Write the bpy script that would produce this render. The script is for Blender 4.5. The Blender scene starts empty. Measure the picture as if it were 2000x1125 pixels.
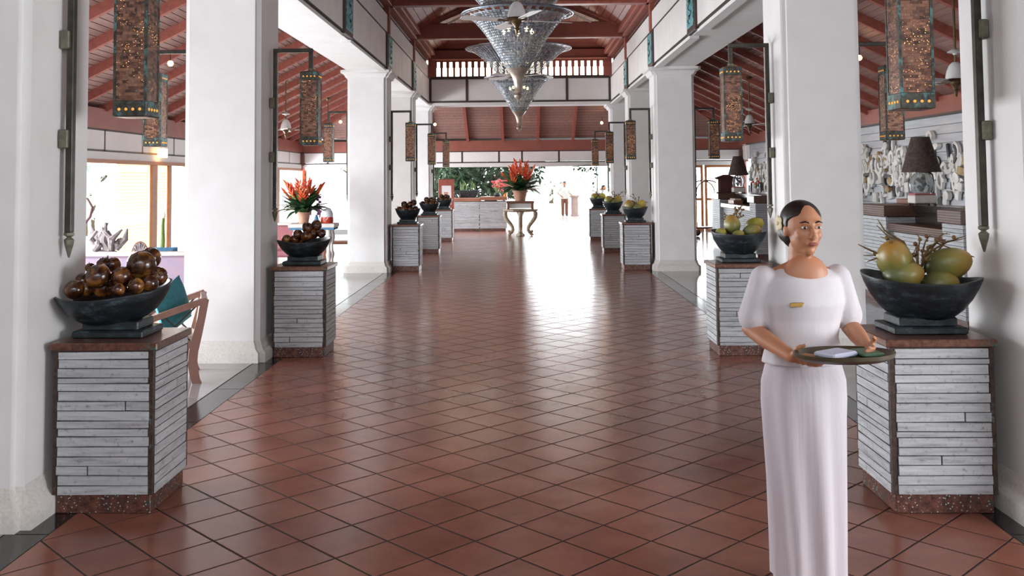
import bpy, bmesh, math, random
from math import sin, cos, pi, radians, sqrt
from mathutils import Vector, Matrix, Euler

scene = bpy.context.scene
COL = scene.collection

# ------------------------------------------------------------------ camera
cd = bpy.data.cameras.new('camera')
cam = bpy.data.objects.new('camera', cd)
COL.objects.link(cam)
scene.camera = cam
cd.sensor_fit = 'HORIZONTAL'
cd.sensor_width = 36.0
cd.lens = 36.0 * 1870.0 / 2000.0
cd.shift_x = (1000.0 - 972.4) / 2000.0
cd.shift_y = (251.7 - 562.5) / 2000.0
cd.clip_end = 400
_R = Matrix.Rotation(0.0234, 4, 'Z') @ Matrix.Rotation(radians(90 + 3.0), 4, 'X') @ Matrix.Rotation(-0.0083, 4, 'Z')
cam.matrix_world = Matrix.Translation((0, 0, 1.745)) @ _R

# ------------------------------------------------------------------ sky, sun, exposure
world = bpy.data.worlds.new('sky')
scene.world = world
world.use_nodes = True
wn = world.node_tree.nodes
wn['Background'].inputs[0].default_value = (0.90, 0.95, 1.0, 1)
wn['Background'].inputs[1].default_value = 2.4

def lamp(name, kind, loc, rot, energy, color=(1, 1, 1), **kw):
    d = bpy.data.lights.new(name, kind)
    d.energy = energy
    d.color = color
    for k, v in kw.items():
        setattr(d, k, v)
    o = bpy.data.objects.new(name, d)
    COL.objects.link(o)
    o.location = loc
    o.rotation_euler = rot
    return o

# soft daylight coming in through the pavilion's openings: garden side, far end; plus an added fill lamp at the right
lamp('garden_daylight', 'AREA', (-8.4, 17.5, 1.25), (0, radians(-90), 0), 1500, (0.93, 0.96, 1.0), shape='RECTANGLE', size=2.2, size_y=27)
lamp('forecourt_daylight', 'AREA', (3.9, 34.2, 1.2), (radians(-90), 0, 0), 300, (0.93, 0.96, 1.0), shape='RECTANGLE', size=7.4, size_y=2.1)
lamp('side_fill', 'AREA', (7.6, 1.6, 1.4), (0, radians(90), 0), 185, (0.95, 0.97, 1.0), shape='RECTANGLE', size=2.4, size_y=3.8)  # added fill, brightens the inner faces of the left columns

vs = scene.view_settings
vs.view_transform = 'Standard'
vs.look = 'None'
vs.exposure = 1.3
vs.gamma = 1.0
vs.use_curve_mapping = False
scene.cycles.use_denoising = True
scene.cycles.use_adaptive_sampling = True
scene.cycles.adaptive_threshold = 0.02
scene.cycles.max_bounces = 7
scene.cycles.diffuse_bounces = 4
scene.cycles.glossy_bounces = 3
scene.cycles.transparent_max_bounces = 8
scene.cycles.sample_clamp_indirect = 6.0
scene.cycles.caustics_reflective = False
scene.cycles.caustics_refractive = False

# ------------------------------------------------------------------ helpers
rnd = random.Random(7)

class MB:
    """collects shapes; build() links them as one mesh object"""
    def __init__(s):
        s.v = []; s.f = []
    def add(s, vs, fs, M=None):
        o = len(s.v)
        if M is not None:
            vs = [tuple(M @ Vector(p)) for p in vs]
        s.v.extend(vs)
        s.f.extend([tuple(i + o for i in f) for f in fs])
        return s
    def box(s, x0, x1, y0, y1, z0, z1, M=None):
        v = [(x0,y0,z0),(x1,y0,z0),(x1,y1,z0),(x0,y1,z0),(x0,y0,z1),(x1,y0,z1),(x1,y1,z1),(x0,y1,z1)]
        return s.add(v, [(0,3,2,1),(4,5,6,7),(0,1,5,4),(1,2,6,5),(2,3,7,6),(3,0,4,7)], M)
    def cbox(s, c, d, M=None, b=0.0):
        x, y, z = c; a, bb, h = d[0]/2, d[1]/2, d[2]/2
        if b <= 0:
            return s.box(x-a, x+a, y-bb, y+bb, z-h, z+h, M)
        # chamfered on the top and bottom rims and on the uprights
        def ring(zz, k):
            return [(x-a+k+b,y-bb+k,zz),(x+a-k-b,y-bb+k,zz),(x+a-k,y-bb+k+b,zz),(x+a-k,y+bb-k-b,zz),
                    (x+a-k-b,y+bb-k,zz),(x-a+k+b,y+bb-k,zz),(x-a+k,y+bb-k-b,zz),(x-a+k,y-bb+k+b,zz)]
        return s.loft([ring(z-h, b), ring(z-h+b, 0), ring(z+h-b, 0), ring(z+h, b)], M=M)
    def loft(s, rings, caps=True, closed=True, M=None):
        n = len(rings[0]); v = [p for r in rings for p in r]; f = []
        for k in range(len(rings)-1):
            for i in range(n if closed else n-1):
                j = (i+1) % n
                f.append((k*n+i, k*n+j, (k+1)*n+j, (k+1)*n+i))
        if caps and closed:
            f.append(tuple(range(n-1, -1, -1)))
            f.append(tuple((len(rings)-1)*n + i for i in range(n)))
        return s.add(v, f, M)
    def lathe(s, prof, n=24, c=(0,0,0), sx=1.0, sy=1.0, M=None, caps=True):
        rings = [[(c[0]+r*sx*cos(2*pi*i/n), c[1]+r*sy*sin(2*pi*i/n), c[2]+z) for i in range(n)] for r, z in prof]
        return s.loft(rings, caps=caps, M=M)
    def tube(s, pts, r, n=8, M=None, caps=True):
        pts = [Vector(p) for p in pts]
        rr = r if isinstance(r, (list, tuple)) else [r]*len(pts)
        rings = []; prev = None
        for i, p in enumerate(pts):
            t = (pts[min(i+1, len(pts)-1)] - pts[max(i-1, 0)]).normalized()
            if prev is None:
                a = Vector((0,0,1)) if abs(t.z) < .9 else Vector((1,0,0))
                u = t.cross(a).normalized()
            else:
                u = (prev - t*prev.dot(t)).normalized()
            prev = u
            w = t.cross(u)
            rings.append([tuple(p + rr[i]*(u*cos(2*pi*k/n) + w*sin(2*pi*k/n))) for k in range(n)])
        return s.loft(rings, caps=caps, M=M)
    def bar(s, a, b, w, h, up=(0,0,1)):
        a = Vector(a); b = Vector(b); t = (b-a).normalized(); up = Vector(up)
        u = t.cross(up).normalized(); q = u.cross(t).normalized()
        rings = [[tuple(p + u*sx*w/2 + q*sz*h/2) for sx, sz in ((-1,-1),(1,-1),(1,1),(-1,1))] for p in (a, b)]
        return s.loft(rings)
    def ell(s, c, r, n=16, m=10, M=None):
        r = r if isinstance(r, (list, tuple)) else (r, r, r)
        v = [(c[0], c[1], c[2]-r[2])]; f = []
        for k in range(1, m):
            a = -pi/2 + pi*k/m
            v += [(c[0]+r[0]*cos(a)*cos(2*pi*i/n), c[1]+r[1]*cos(a)*sin(2*pi*i/n), c[2]+r[2]*sin(a)) for i in range(n)]
        v.append((c[0], c[1], c[2]+r[2])); top = len(v)-1
        for i in range(n):
            j = (i+1) % n
            f.append((0, 1+j, 1+i))
            for k in range(m-2):
                f.append((1+k*n+i, 1+k*n+j, 1+(k+1)*n+j, 1+(k+1)*n+i))
            f.append((1+(m-2)*n+i, 1+(m-2)*n+j, top))
        return s.add(v, f, M)
    def mesh(s, name, mat, smooth=False, sharp=40):
        me = bpy.data.meshes.new(name)
        me.from_pydata(s.v, [], s.f)
        if mat is not None:
            me.materials.append(mat)
        if smooth:
            me.polygons.foreach_set('use_smooth', [True]*len(me.polygons))
            me.set_sharp_from_angle(angle=radians(sharp))
        me.update()
        return me
    def build(s, name, mat, parent=None, smooth=False, loc=(0,0,0), sharp=40, **kw):
        return link(name, s.mesh(name, mat, smooth, sharp), parent, loc, **kw)

def link(name, data, parent=None, loc=(0,0,0), rot=(0,0,0), label=None, cat=None, group=None, kind=None):
    o = bpy.data.objects.new(name, data)
    COL.objects.link(o)
    o.location = loc
    o.rotation_euler = rot
    if parent is not None:
        o.parent = parent
    return tag(o, label, cat, group, kind)

def tag(o, label=None, cat=None, group=None, kind=None):
    if label: o['label'] = label
    if cat: o['category'] = cat
    if group: o['group'] = group
    if kind: o['kind'] = kind
    return o

def empty(name, loc=(0,0,0), rz=0, label=None, cat=None, group=None, kind=None):
    o = link(name, None, None, loc, (0,0,rz), label, cat, group, kind)
    o.empty_display_size = 0.1
    return o

def box_obj(name, mat, parent, x0, x1, y0, y1, z0, z1, b=0.0, **kw):
    return MB().cbox(((x0+x1)/2,(y0+y1)/2,(z0+z1)/2),(x1-x0,y1-y0,z1-z0),b=b).build(name, mat, parent, **kw)

def dup(root, loc, rz=0, label=None, group=None, scale=None):
    def cp(o, par):
        c = o.copy(); COL.objects.link(c); c.parent = par
        for ch in KIDS.get(o.name) or [k for k in o.children]:
            cp(ch, c)
        return c
    r = cp(root, None)
    r.location = loc; r.rotation_euler = (0,0,rz)
    if scale: r.scale = scale
    if label: r['label'] = label
    if group: r['group'] = group
    return r
KIDS = {}

# ------------------------------------------------------------------ materials
def srgb(h):
    h = h.lstrip('#')
    c = [int(h[i:i+2], 16)/255 for i in (0,2,4)]
    return tuple((x/12.92 if x <= .04045 else ((x+.055)/1.055)**2.4) for x in c) + (1,)

class NT:
    def __init__(s, name):
        s.m = bpy.data.materials.new(name); s.m.use_nodes = True
        s.t = s.m.node_tree; s.n = s.t.nodes; s.p = s.n['Principled BSDF']
    def node(s, t, **kw):
        n = s.n.new(t)
        for k, v in kw.items():
            setattr(n, k, v)
        return n
    def link(s, a, b): s.t.links.new(a, b)
    def coord(s, which='Object', scale=(1,1,1)):
        tc = s.node('ShaderNodeTexCoord'); mp = s.node('ShaderNodeMapping')
        mp.inputs['Scale'].default_value = scale
        s.link(tc.outputs[which], mp.inputs[0]); return mp.outputs[0]
    def noise(s, vec, scale=5, detail=4, rough=.55, out=0):
        n = s.node('ShaderNodeTexNoise'); n.inputs['Scale'].default_value = scale
        n.inputs['Detail'].default_value = detail; n.inputs['Roughness'].default_value = rough
        s.link(vec, n.inputs['Vector']); return n.outputs[out]
    def ramp(s, fac, stops, mode='LINEAR'):
        r = s.node('ShaderNodeValToRGB'); r.color_ramp.interpolation = mode
        e = r.color_ramp.elements
        while len(e) < len(stops): e.new(.5)
        for x, (p, c) in zip(e, stops):
            x.position = p; x.color = c if isinstance(c, tuple) else srgb(c)
        s.link(fac, r.inputs[0]); return r.outputs[0]
    def mix(s, fac, a, b, blend='MIX'):
        m = s.node('ShaderNodeMix', data_type='RGBA', blend_type=blend)
        for k, v in ((0, fac), (6, a), (7, b)):
            if hasattr(v, 'links'): s.link(v, m.inputs[k])
            else: m.inputs[k].default_value = v if k == 0 else (v if isinstance(v, tuple) else srgb(v))
        return m.outputs[2]
    def math(s, op, a, b=0.0):
        m = s.node('ShaderNodeMath', operation=op)
        for k, v in ((0, a), (1, b)):
            if hasattr(v, 'links'): s.link(v, m.inputs[k])
            else: m.inputs[k].default_value = v
        return m.outputs[0]
    def vary(s, col, h=.0, sat=.0, val=.15):
        """piece-to-piece variation of the thing's own colour"""
        oi = s.node('ShaderNodeObjectInfo'); g = s.node('ShaderNodeNewGeometry')
        r = s.math('FRACT', s.math('ADD', oi.outputs['Random'], g.outputs['Random Per Island']))
        hs = s.node('ShaderNodeHueSaturation')
        s.link(col, hs.inputs['Color'])
        s.link(s.math('ADD', s.math('MULTIPLY', r, val*2), 1-val), hs.inputs['Value'])
        if h:
            s.link(s.math('ADD', s.math('MULTIPLY', s.math('FRACT', s.math('MULTIPLY', r, 7.3)), h*2), .5-h), hs.inputs['Hue'])
        return hs.outputs[0]
    def bump(s, h, strength=.2, dist=.01):
        b = s.node('ShaderNodeBump'); b.inputs['Strength'].default_value = strength
        b.inputs['Distance'].default_value = dist
        s.link(h, b.inputs['Height']); s.link(b.outputs[0], s.p.inputs['Normal'])
    def set(s, col=None, rough=.5, metal=0.0, spec=None, emit=None, estr=0.0, sheen=None, sss=None):
        p = s.p
        for key, v in (('Base Color', col), ('Roughness', rough), ('Metallic', metal)):
            if v is None: continue
            if hasattr(v, 'links'): s.link(v, p.inputs[key])
            elif key == 'Base Color': p.inputs[key].default_value = v if isinstance(v, tuple) else srgb(v)
            else: p.inputs[key].default_value = v
        if spec is not None: p.inputs['Specular IOR Level'].default_value = spec
        if emit is not None:
            if hasattr(emit, 'links'): s.link(emit, p.inputs['Emission Color'])
            else: p.inputs['Emission Color'].default_value = emit if isinstance(emit, tuple) else srgb(emit)
            if hasattr(estr, 'links'): s.link(estr, p.inputs['Emission Strength'])
            else: p.inputs['Emission Strength'].default_value = estr
        return s.m

def simple(name, c1, c2=None, rough=.5, metal=0, scale=6, stretch=(1,1,1), bump=0, bdist=.005, spec=None, vary=0, detail=4):
    t = NT(name)
    if c2 is None and not bump and not vary:
        return t.set(c1, rough, metal, spec)
    v = t.coord('Object', stretch); nz = t.noise(v, scale, detail)
    col = t.ramp(nz, [(.3, c1), (.7, c2 or c1)])
    if vary: col = t.vary(col, val=vary)
    if bump: t.bump(nz, bump, bdist)
    return t.set(col, rough, metal, spec)

def glow(name, c, e):
    return NT(name).set(c, .5, 0, None, c, e)
# ------------------------------------------------------------------ materials of the building
M_plaster = simple('plaster', '#e7e7e7', '#e0dfde', .75, scale=3, bump=.12, bdist=.01)
M_stone = simple('base_stone', '#dedbd6', '#c9c5be', .55, scale=60, bump=.1, bdist=.004)
M_panel = simple('white_panel', '#ecebea', '#e3e1e0', .6, scale=2)
M_frame = simple('dark_frame', '#4b3a36', '#3d2f2d', .5, scale=8)
M_grout = simple('grout', '#2c1a14', '#1f1410', .7, scale=30)
M_rafter = simple('red_rafter', '#a45e50', '#8d4c40', .65, scale=3, stretch=(4,4,4), vary=.06)
M_redbeam = simple('red_beam', '#9a5a4c', '#884c40', .42, scale=2)
M_board = NT('ceiling_board')
_v = M_board.coord('Object', (3,.3,3)); _n = M_board.noise(_v, 6)
M_board = M_board.set(M_board.vary(M_board.ramp(_n, [(.3,'#9d7c74'),(.7,'#8a6a62')]), val=.12), .5)
M_lattice = simple('brown_lattice', '#6f4a3e', '#5d3b32', .5, scale=5)
M_granite = simple('black_granite', '#0d0e0f', '#1b1c1e', .12, scale=70)
M_header = simple('amber_wood', '#b37240', '#9c5f34', .45, scale=3, stretch=(3,.4,3))

def terracotta():
    t = NT('terracotta')
    v = t.coord('Object'); a = t.noise(v, 2.2, 5, .6); b = t.noise(v, 26, 3)
    col = t.ramp(a, [(.25,'#7a4a3b'),(.5,'#8c5848'),(.75,'#9a6552')])
    col = t.mix(t.math('MULTIPLY', b, .25), col, '#5f382b')
    col = t.vary(col, h=.003, val=.12)
    return t.set(col, t.ramp(a, [(.3,(.17,)*3+(1,)),(.7,(.25,)*3+(1,))]), 0, .33)
M_terra = terracotta()

def pale_floor():
    t = NT('pale_stone_floor')
    v = t.coord('Object'); a = t.noise(v, 1.5, 5)
    col = t.vary(t.ramp(a, [(.3,'#a7a3a4'),(.7,'#8f8b8d')]), val=.06)
    return t.set(col, .12)
M_pale = pale_floor()

# ------------------------------------------------------------------ floor: terracotta tiles laid on the diagonal
def clip(poly, axis, lim, keep_less):
    out = []
    for i, p in enumerate(poly):
        q = poly[(i+1) % len(poly)]
        ip = (p[axis] <= lim) == keep_less or p[axis] == lim
        iq = (q[axis] <= lim) == keep_less or q[axis] == lim
        if ip: out.append(p)
        if ip != iq:
            t = (lim - p[axis])/(q[axis]-p[axis])
            out.append((p[0]+t*(q[0]-p[0]), p[1]+t*(q[1]-p[1])))
    return out

Y_END = 31.2
floor = box_obj('floor', M_grout, None, -2.38, 2.38, 0.6, 33.6, -.05, -.0013, kind='structure', label='terracotta tile floor of the hall with dark grout')
TP = 0.300
def tile_shape(mb, poly, r):
    cx = sum(p[0] for p in poly)/len(poly); cy = sum(p[1] for p in poly)/len(poly)
    g = .0054; tx, ty = r.uniform(-.002,.002), r.uniform(-.002,.002); n = len(poly)
    def ins(p, d):
        dx, dy = p[0]-cx, p[1]-cy; L = sqrt(dx*dx+dy*dy) or 1
        return (p[0]-dx/L*d*1.41, p[1]-dy/L*d*1.41)
    def z(p): return tx*(p[0]-cx)+ty*(p[1]-cy)
    rings = []
    for d, h in ((g,-.012),(g,-.0008),(g+.002,.0)):
        rings.append([(q[0], q[1], h+z(q)) for q in (ins(p, d) for p in poly)])
    mb.loft(rings)
tiles = []
ox, oy = -1.4278*1.745/1.65, 4.8627*1.745/1.65
s2 = TP/sqrt(2)
for i in range(-120, 121):
    for j in range(-120, 121):
        px, py = ox + s2*(i+j), oy + s2*(j-i)
        if not (-2.8 < px < 2.8 and 2.5 < py < 33.6): continue
        poly = [(px,py),(px+s2,py-s2),(px+2*s2,py),(px+s2,py+s2)]
        for ax, lim, kl in ((0,2.36,True),(0,-2.36,False),(1,33.5,True),(1,2.6,False)):
            if poly: poly = clip(poly, ax, lim, kl)
        if len(poly) < 3: continue
        area = abs(sum(poly[k][0]*poly[(k+1)%len(poly)][1]-poly[(k+1)%len(poly)][0]*poly[k][1] for k in range(len(poly))))/2
        if area < .002: continue
        cy = sum(p[1] for p in poly)/len(poly)
        tiles.append((cy, poly))
tiles.sort(key=lambda t: t[0])
near = [t for t in tiles if t[0] > 4.0]
rest = MB(); r_ = random.Random(3)
for t in tiles:
    if t[0] <= 4.0: tile_shape(rest, t[1], r_)
for k, t in enumerate(near):
    if k < 290:
        mb = MB(); tile_shape(mb, t[1], r_); mb.build('tile', M_terra, floor)
    else:
        tile_shape(rest, t[1], r_)
rest.build('tile_field', M_terra, floor, kind='stuff')
for s in (-1, 1):
    y = 2.6
    while y < 31:
        y1 = min(y+1.1, 31.2)
        box_obj('border_slab', M_granite, floor, *sorted((s*2.362, s*2.58)), y+.002, y1-.002, -.03, .0, b=.003)
        y = y1
for side, s in (('left', -1), ('right', 1)):
    fl = box_obj('floor_'+side, M_grout, None, *sorted((s*2.585, s*9.5)), -4, 34, -.05, -.003, kind='structure', label='polished pale stone floor of the %s aisle' % side)
    for a in range(6):
        for b in range(24):
            x0, x1 = 2.59+a*1.15, 2.59+(a+1)*1.15-.004
            y0, y1 = 3.2+b*1.15, 3.2+(b+1)*1.15-.004
            box_obj('floor_slab', M_pale, fl, *sorted((s*x0, s*x1)), y0, y1, -.02, 0, b=.0015)

# ------------------------------------------------------------------ columns
COLY = [5.24, 9.66, 18.50, 22.92, 27.34]
CX = 2.92
def cross(h, n, z):
    a, b = h, h-n
    return [(-b,-a,z),(b,-a,z),(b,-b,z),(a,-b,z),(a,b,z),(b,b,z),(b,a,z),(-b,a,z),(-b,b,z),(-a,b,z),(-a,-b,z),(-b,-b,z)]
def make_column(loc, label):
    c = empty('column', loc, 0, label, None, None, 'structure')
    MB().loft([cross(.375,.05,.19), cross(.375,.05,3.72)]).build('shaft', M_plaster, c)
    pr = [(0,.065),(.088,.065),(.10,.058),(.118,.036),(.135,.026),(.155,.021),(.175,.014),(.205,.0)]
    MB().loft([cross(.376+o,.055,z) for z, o in pr]).build('column_base', M_stone, c, smooth=True, sharp=50)
    pr = [(3.685,.012),(3.70,.012),(3.70,.03),(3.715,.04),(3.74,.05),(3.765,.075),(3.785,.10),(3.79,.115),(3.84,.115)]
    MB().loft([cross(.376+o,.05,z) for z, o in pr]).build('capital', M_plaster, c, smooth=True, sharp=40)
    return c
ordn = ['nearest', 'second', 'third', 'fourth', 'fifth']
for s, side in ((-1,'left'),(1,'right')):
    for k, y in enumerate(COLY):
        make_column((s*CX, y, 0), '%s white plaster column with notched corners along the %s of the hall' % (ordn[k], side))

# ------------------------------------------------------------------ nave beams, friezes, clerestory, roof
M_teal = NT('verdigris')
_v = M_teal.coord('Object'); _n = M_teal.noise(_v, 22, 5)
M_teal = M_teal.set(M_teal.ramp(_n, [(.35,'#3a6668'),(.5,'#5fa3ab'),(.68,'#8fc8cc')]), .5)
M_iron = simple('dark_iron', '#2e2a28', '#3d3733', .45, .3, scale=20)
FZ0, FZ1 = 3.90, 4.56
TAB = [5.1, 9.5, 13.9, 18.3, 22.6]
END = 26.6
for s, num in ((-1,1),(1,2)):
    tr = box_obj('trim_%d' % num, M_plaster, None, *sorted((s*2.56, s*3.30)), -3.0, 27.6, 3.84, 4.95, kind='structure', label='white beam with panelled frieze along the %s of the hall' % ('left' if s < 0 else 'right'))
    X = lambda a, b: sorted((s*a, s*b))
    # small step mouldings under the frieze
    for j, y in enumerate(TAB):
        ya = y+.25; yb = (TAB[j+1]-.25) if j < 4 else 26.6
        box_obj('soffit_moulding', M_plaster, tr, *X(2.52,2.66), ya, yb-.12 if j<4 else yb, 3.80, 3.84)
    box_obj('frieze_rail', M_frame, tr, *X(2.518,2.56), -3, END, FZ0-.018, FZ0)
    box_obj('frieze_rail', M_frame, tr, *X(2.518,2.56), -3, END, FZ1-.02, FZ1)
    ys = [-3.0, .6]
    for j, y in enumerate(TAB):
        ya, yb = y+.33, ((TAB[j+1]-.33) if j < 4 else END)
        ym = (ya+yb)/2
        for a, b in ((ya, ym-.012), (ym+.012, yb)):
            box_obj('frieze_panel', M_panel, tr, *X(2.53,2.575), a, b, FZ0, FZ1-.02, b=.004)
        box_obj('frieze_strip', M_frame, tr, *X(2.535,2.575), ym-.012, ym+.012, FZ0, FZ1-.02)
        tb = box_obj('tablet', M_frame, tr, *X(2.495,2.56), y-.33, y+.33, FZ0-.05, FZ1-.02, b=.008)
        mb = MB(); box_obj('tablet_plaque', M_teal, tb, *X(2.48,2.50), y-.24, y+.26, FZ0+.03, FZ1-.08, b=.006)
        for h in (.18, .40):
            mb.lathe([(.0,0),(.03,0),(.034,.006),(.02,.02),(.0,.026)], 10, M=Matrix.Translation((s*2.482, y, FZ0+h)) @ Matrix.Rotation(-s*pi/2, 4, 'Y'))
        mb.tube([(s*2.479, y+.12*sin(q*.9), FZ0+.08+q*.028) for q in range(16)], .008, 5)
        mb.build('scroll_ornament', M_iron, tb, smooth=True)
    for a, b in ((-3,.6),(.6,4.9)):
        box_obj('frieze_panel', M_panel, tr, *X(2.53,2.575), a, b, FZ0, FZ1-.02, b=.004)
    # louvred clerestory band above
    box_obj('clerestory_back', M_lattice, tr, *X(2.72,2.80), -3, 27.4, 4.58, 5.25)
    for y0 in [COLY[0], COLY[1], 14.08, COLY[2], COLY[3]]:
        box_obj('clerestory_post', M_rafter, tr, *X(2.52,2.72), y0-.09, y0+.09, 4.58, 5.16, b=.008)
        ya, yb = y0+.14, min(y0+4.42-.14, END-.05)
        for zz in (4.60, 5.05):
            box_obj('clerestory_rail', M_lattice, tr, *X(2.60,2.70), ya, yb, zz, zz+.05, b=.005)
        for yy in (ya, yb-.05):
            box_obj('clerestory_stile', M_lattice, tr, *X(2.60,2.70), yy, yy+.05, 4.65, 5.05, b=.005)
        n = 14
        if y0 > 12:
            for k in range(n):
                yy = ya+.08+(yb-ya-.16)*k/(n-1)
                box_obj('clerestory_slat', M_lattice, tr, *X(2.63,2.68), yy-.05, yy+.05, 4.65, 5.05)
    box_obj('cornice', M_rafter, tr, *X(2.46,2.74), -3, 27, 5.12, 5.20, b=.012)
    box_obj('cornice', M_rafter, tr, *X(2.36,2.70), -3, 27, 5.20, 5.34, b=.02)

# end frieze with lattice window band
t3 = box_obj('trim_3', M_plaster, None, -2.56, 2.56, END+.03, 27.7, 3.84, 4.62, kind='structure', label='white cross beam with framed panels at the end of the hall')
box_obj('soffit_moulding', M_plaster, t3, -2.5, 2.5, END-.01, END+.03, 3.80, 3.90)
ex = [-2.5, -1.48, -.36, .34, 1.31, 2.5]
for a, b in zip(ex[:-1], ex[1:]):
    box_obj('frieze_panel', M_panel, t3, a+.03, b-.03, END+.01, END+.05, FZ0+.03, FZ1-.03, b=.004)
for a in ex:
    box_obj('frieze_strip', M_frame, t3, a-.028, a+.028, END-.01, END+.04, FZ0, FZ1)
for z in (FZ0-.02, FZ1-.02):
    box_obj('frieze_rail', M_frame, t3, -2.5, 2.5, END-.012, END+.04, z, z+.045)
M_glowpane = NT('glowing_glass'); M_glowpane = M_glowpane.set('#fff8ea', .5, 0, None, '#fff3dc', 2.6)  # panes emit by themselves, standing in for daylight behind them
w1 = box_obj('window_1', M_rafter, None, -2.5, 2.5, END+.05, END+.12, 5.03, 5.12, kind='structure', label='lattice window band with self-glowing panes under the end roof')
nb = 27
for k in range(nb):
    x = -2.36 + 4.72*(k+.5)/nb
    box_obj('pane', M_glowpane, w1, x-.088, x+.088, END+.10, END+.115, 4.62, 5.03)
for k in range(nb+1):
    x = -2.36 + 4.72*k/nb
    box_obj('slat', M_rafter, w1, x-.028, x+.028, END+.03, END+.10, 4.62, 5.03, b=.004)
    box_obj('slat_cap', M_rafter, w1, x-.045, x+.045, END+.02, END+.06, 4.86, 5.03, b=.006)
box_obj('sill', M_frame, w1, -2.5, 2.5, END, END+.12, 4.585, 4.62)
for s in (-1,1):
    box_obj('jamb', M_rafter, w1, *sorted((s*2.36,s*2.56)), END-.02, END+.12, 4.60, 5.12, b=.006)
box_obj('head_edge', simple('pale_edge','#c98a72','#b8775f',.4), w1, -2.45, 2.45, END-.03, END+.05, 5.08, 5.11)

# hipped roof above the nave
SL = .47
RZ = 5.28; RIDGE = RZ + 2.6*SL
ce = empty('ceiling', (0,0,0), kind='structure', label='hipped red timber roof above the middle of the hall')
def quad_board(pts, th, mat, name, parent):
    # a slab with the given lower face, th thick along its normal
    P = [Vector(p) for p in pts]
    n = (P[1]-P[0]).cross(P[2]-P[0]).normalized()
    if n.z < 0: n = -n
    return MB().loft([[tuple(p) for p in P], [tuple(p+n*th) for p in P]]).build(name, mat, parent)
nbd = 16
for k in range(nbd):
    a, b = k/nbd, (k+1)/nbd-.004
    xa, xb = 2.6*(1-a), 2.6*(1-b)
    za, zb = RZ+2.6*a*SL, RZ+2.6*b*SL
    for s in (-1,1):
        quad_board([(s*xa,-3,za),(s*xa,27-2.6*a,za),(s*xb,27-2.6*b,zb),(s*xb,-3,zb)], .03, M_redbeam, 'roof_board', ce)
    quad_board([(-xa,27-2.6*a,za),(xa,27-2.6*a,za),(xb,27-2.6*b,zb),(-xb,27-2.6*b,zb)], .03, M_redbeam, 'roof_board', ce)
MB().add([(-2.75,-3,RZ-.02),(-2.75,27.2,RZ-.02),(0,24.4,RIDGE+.12),(0,-3,RIDGE+.12)],[(0,1,2,3)]).build('roof_underlay', M_grout, ce)
MB().add([(2.75,-3,RZ-.02),(2.75,27.2,RZ-.02),(0,24.4,RIDGE+.12),(0,-3,RIDGE+.12)],[(0,3,2,1)]).build('roof_underlay', M_grout, ce)
MB().add([(2.75,27.2,RZ-.02),(-2.75,27.2,RZ-.02),(0,24.4,RIDGE+.12)],[(0,1,2)]).build('roof_underlay', M_grout, ce)
box_obj('end_plate', M_redbeam, ce, -2.56, 2.56, END+.06, 27.3, 5.11, 5.36)
for y in (-.1+.92, 5.24, 9.66, 14.08, 18.5, 22.92):
    box_obj('tie_beam', M_redbeam, ce, -2.56, 2.56, y-.11, y+.11, 5.12, 5.50, b=.012)
    box_obj('tie_beam_lip', M_rafter, ce, -2.45, 2.45, y-.14, y-.11, 5.12, 5.17)
    box_obj('king_post', M_redbeam, ce, -.09, .09, y-.08, y+.08, 5.50, RIDGE-.2)
    for s in (-1,1):
        mb = MB().bar((s*2.45, y, RZ+.1), (s*.06, y, RIDGE-.12), .14, .16)
        mb.build('principal_rafter', M_redbeam, ce)
box_obj('ridge_beam', M_redbeam, ce, -.08, .08, -3, 24.4, RIDGE-.22, RIDGE-.03)
# slatted ventilation strips lying along the farthest truss
M_pale_slat = simple('pale_slat', '#e2dad4', '#cfc4be', .5)
for s in (-1,1):
    a0 = Vector((s*2.42, 22.66, 5.53)); b0 = Vector((s*1.22, 22.66, 6.07))
    MB().bar(a0, b0, .05, .05, up=(0,-1,0)).build('vent_rail', M_pale_slat, ce)
    dn = Vector((-s*.10, 0, -.13))
    MB().bar(a0+dn, b0+dn, .05, .02, up=(0,-1,0)).build('vent_rail', M_rafter, ce)
    for k in range(14):
        p = a0.lerp(b0, (k+.5)/14)
        MB().bar(p+dn*.15, p+dn*.95, .045, .02, up=(0,-1,0)).build('vent_slat', M_pale_slat, ce)
    MB().bar(a0+dn*2.1+Vector((-s*.5,0,.2)), b0+dn*2.1, .045, .03, up=(0,-1,0)).build('vent_rail', M_pale_slat, ce)

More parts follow.
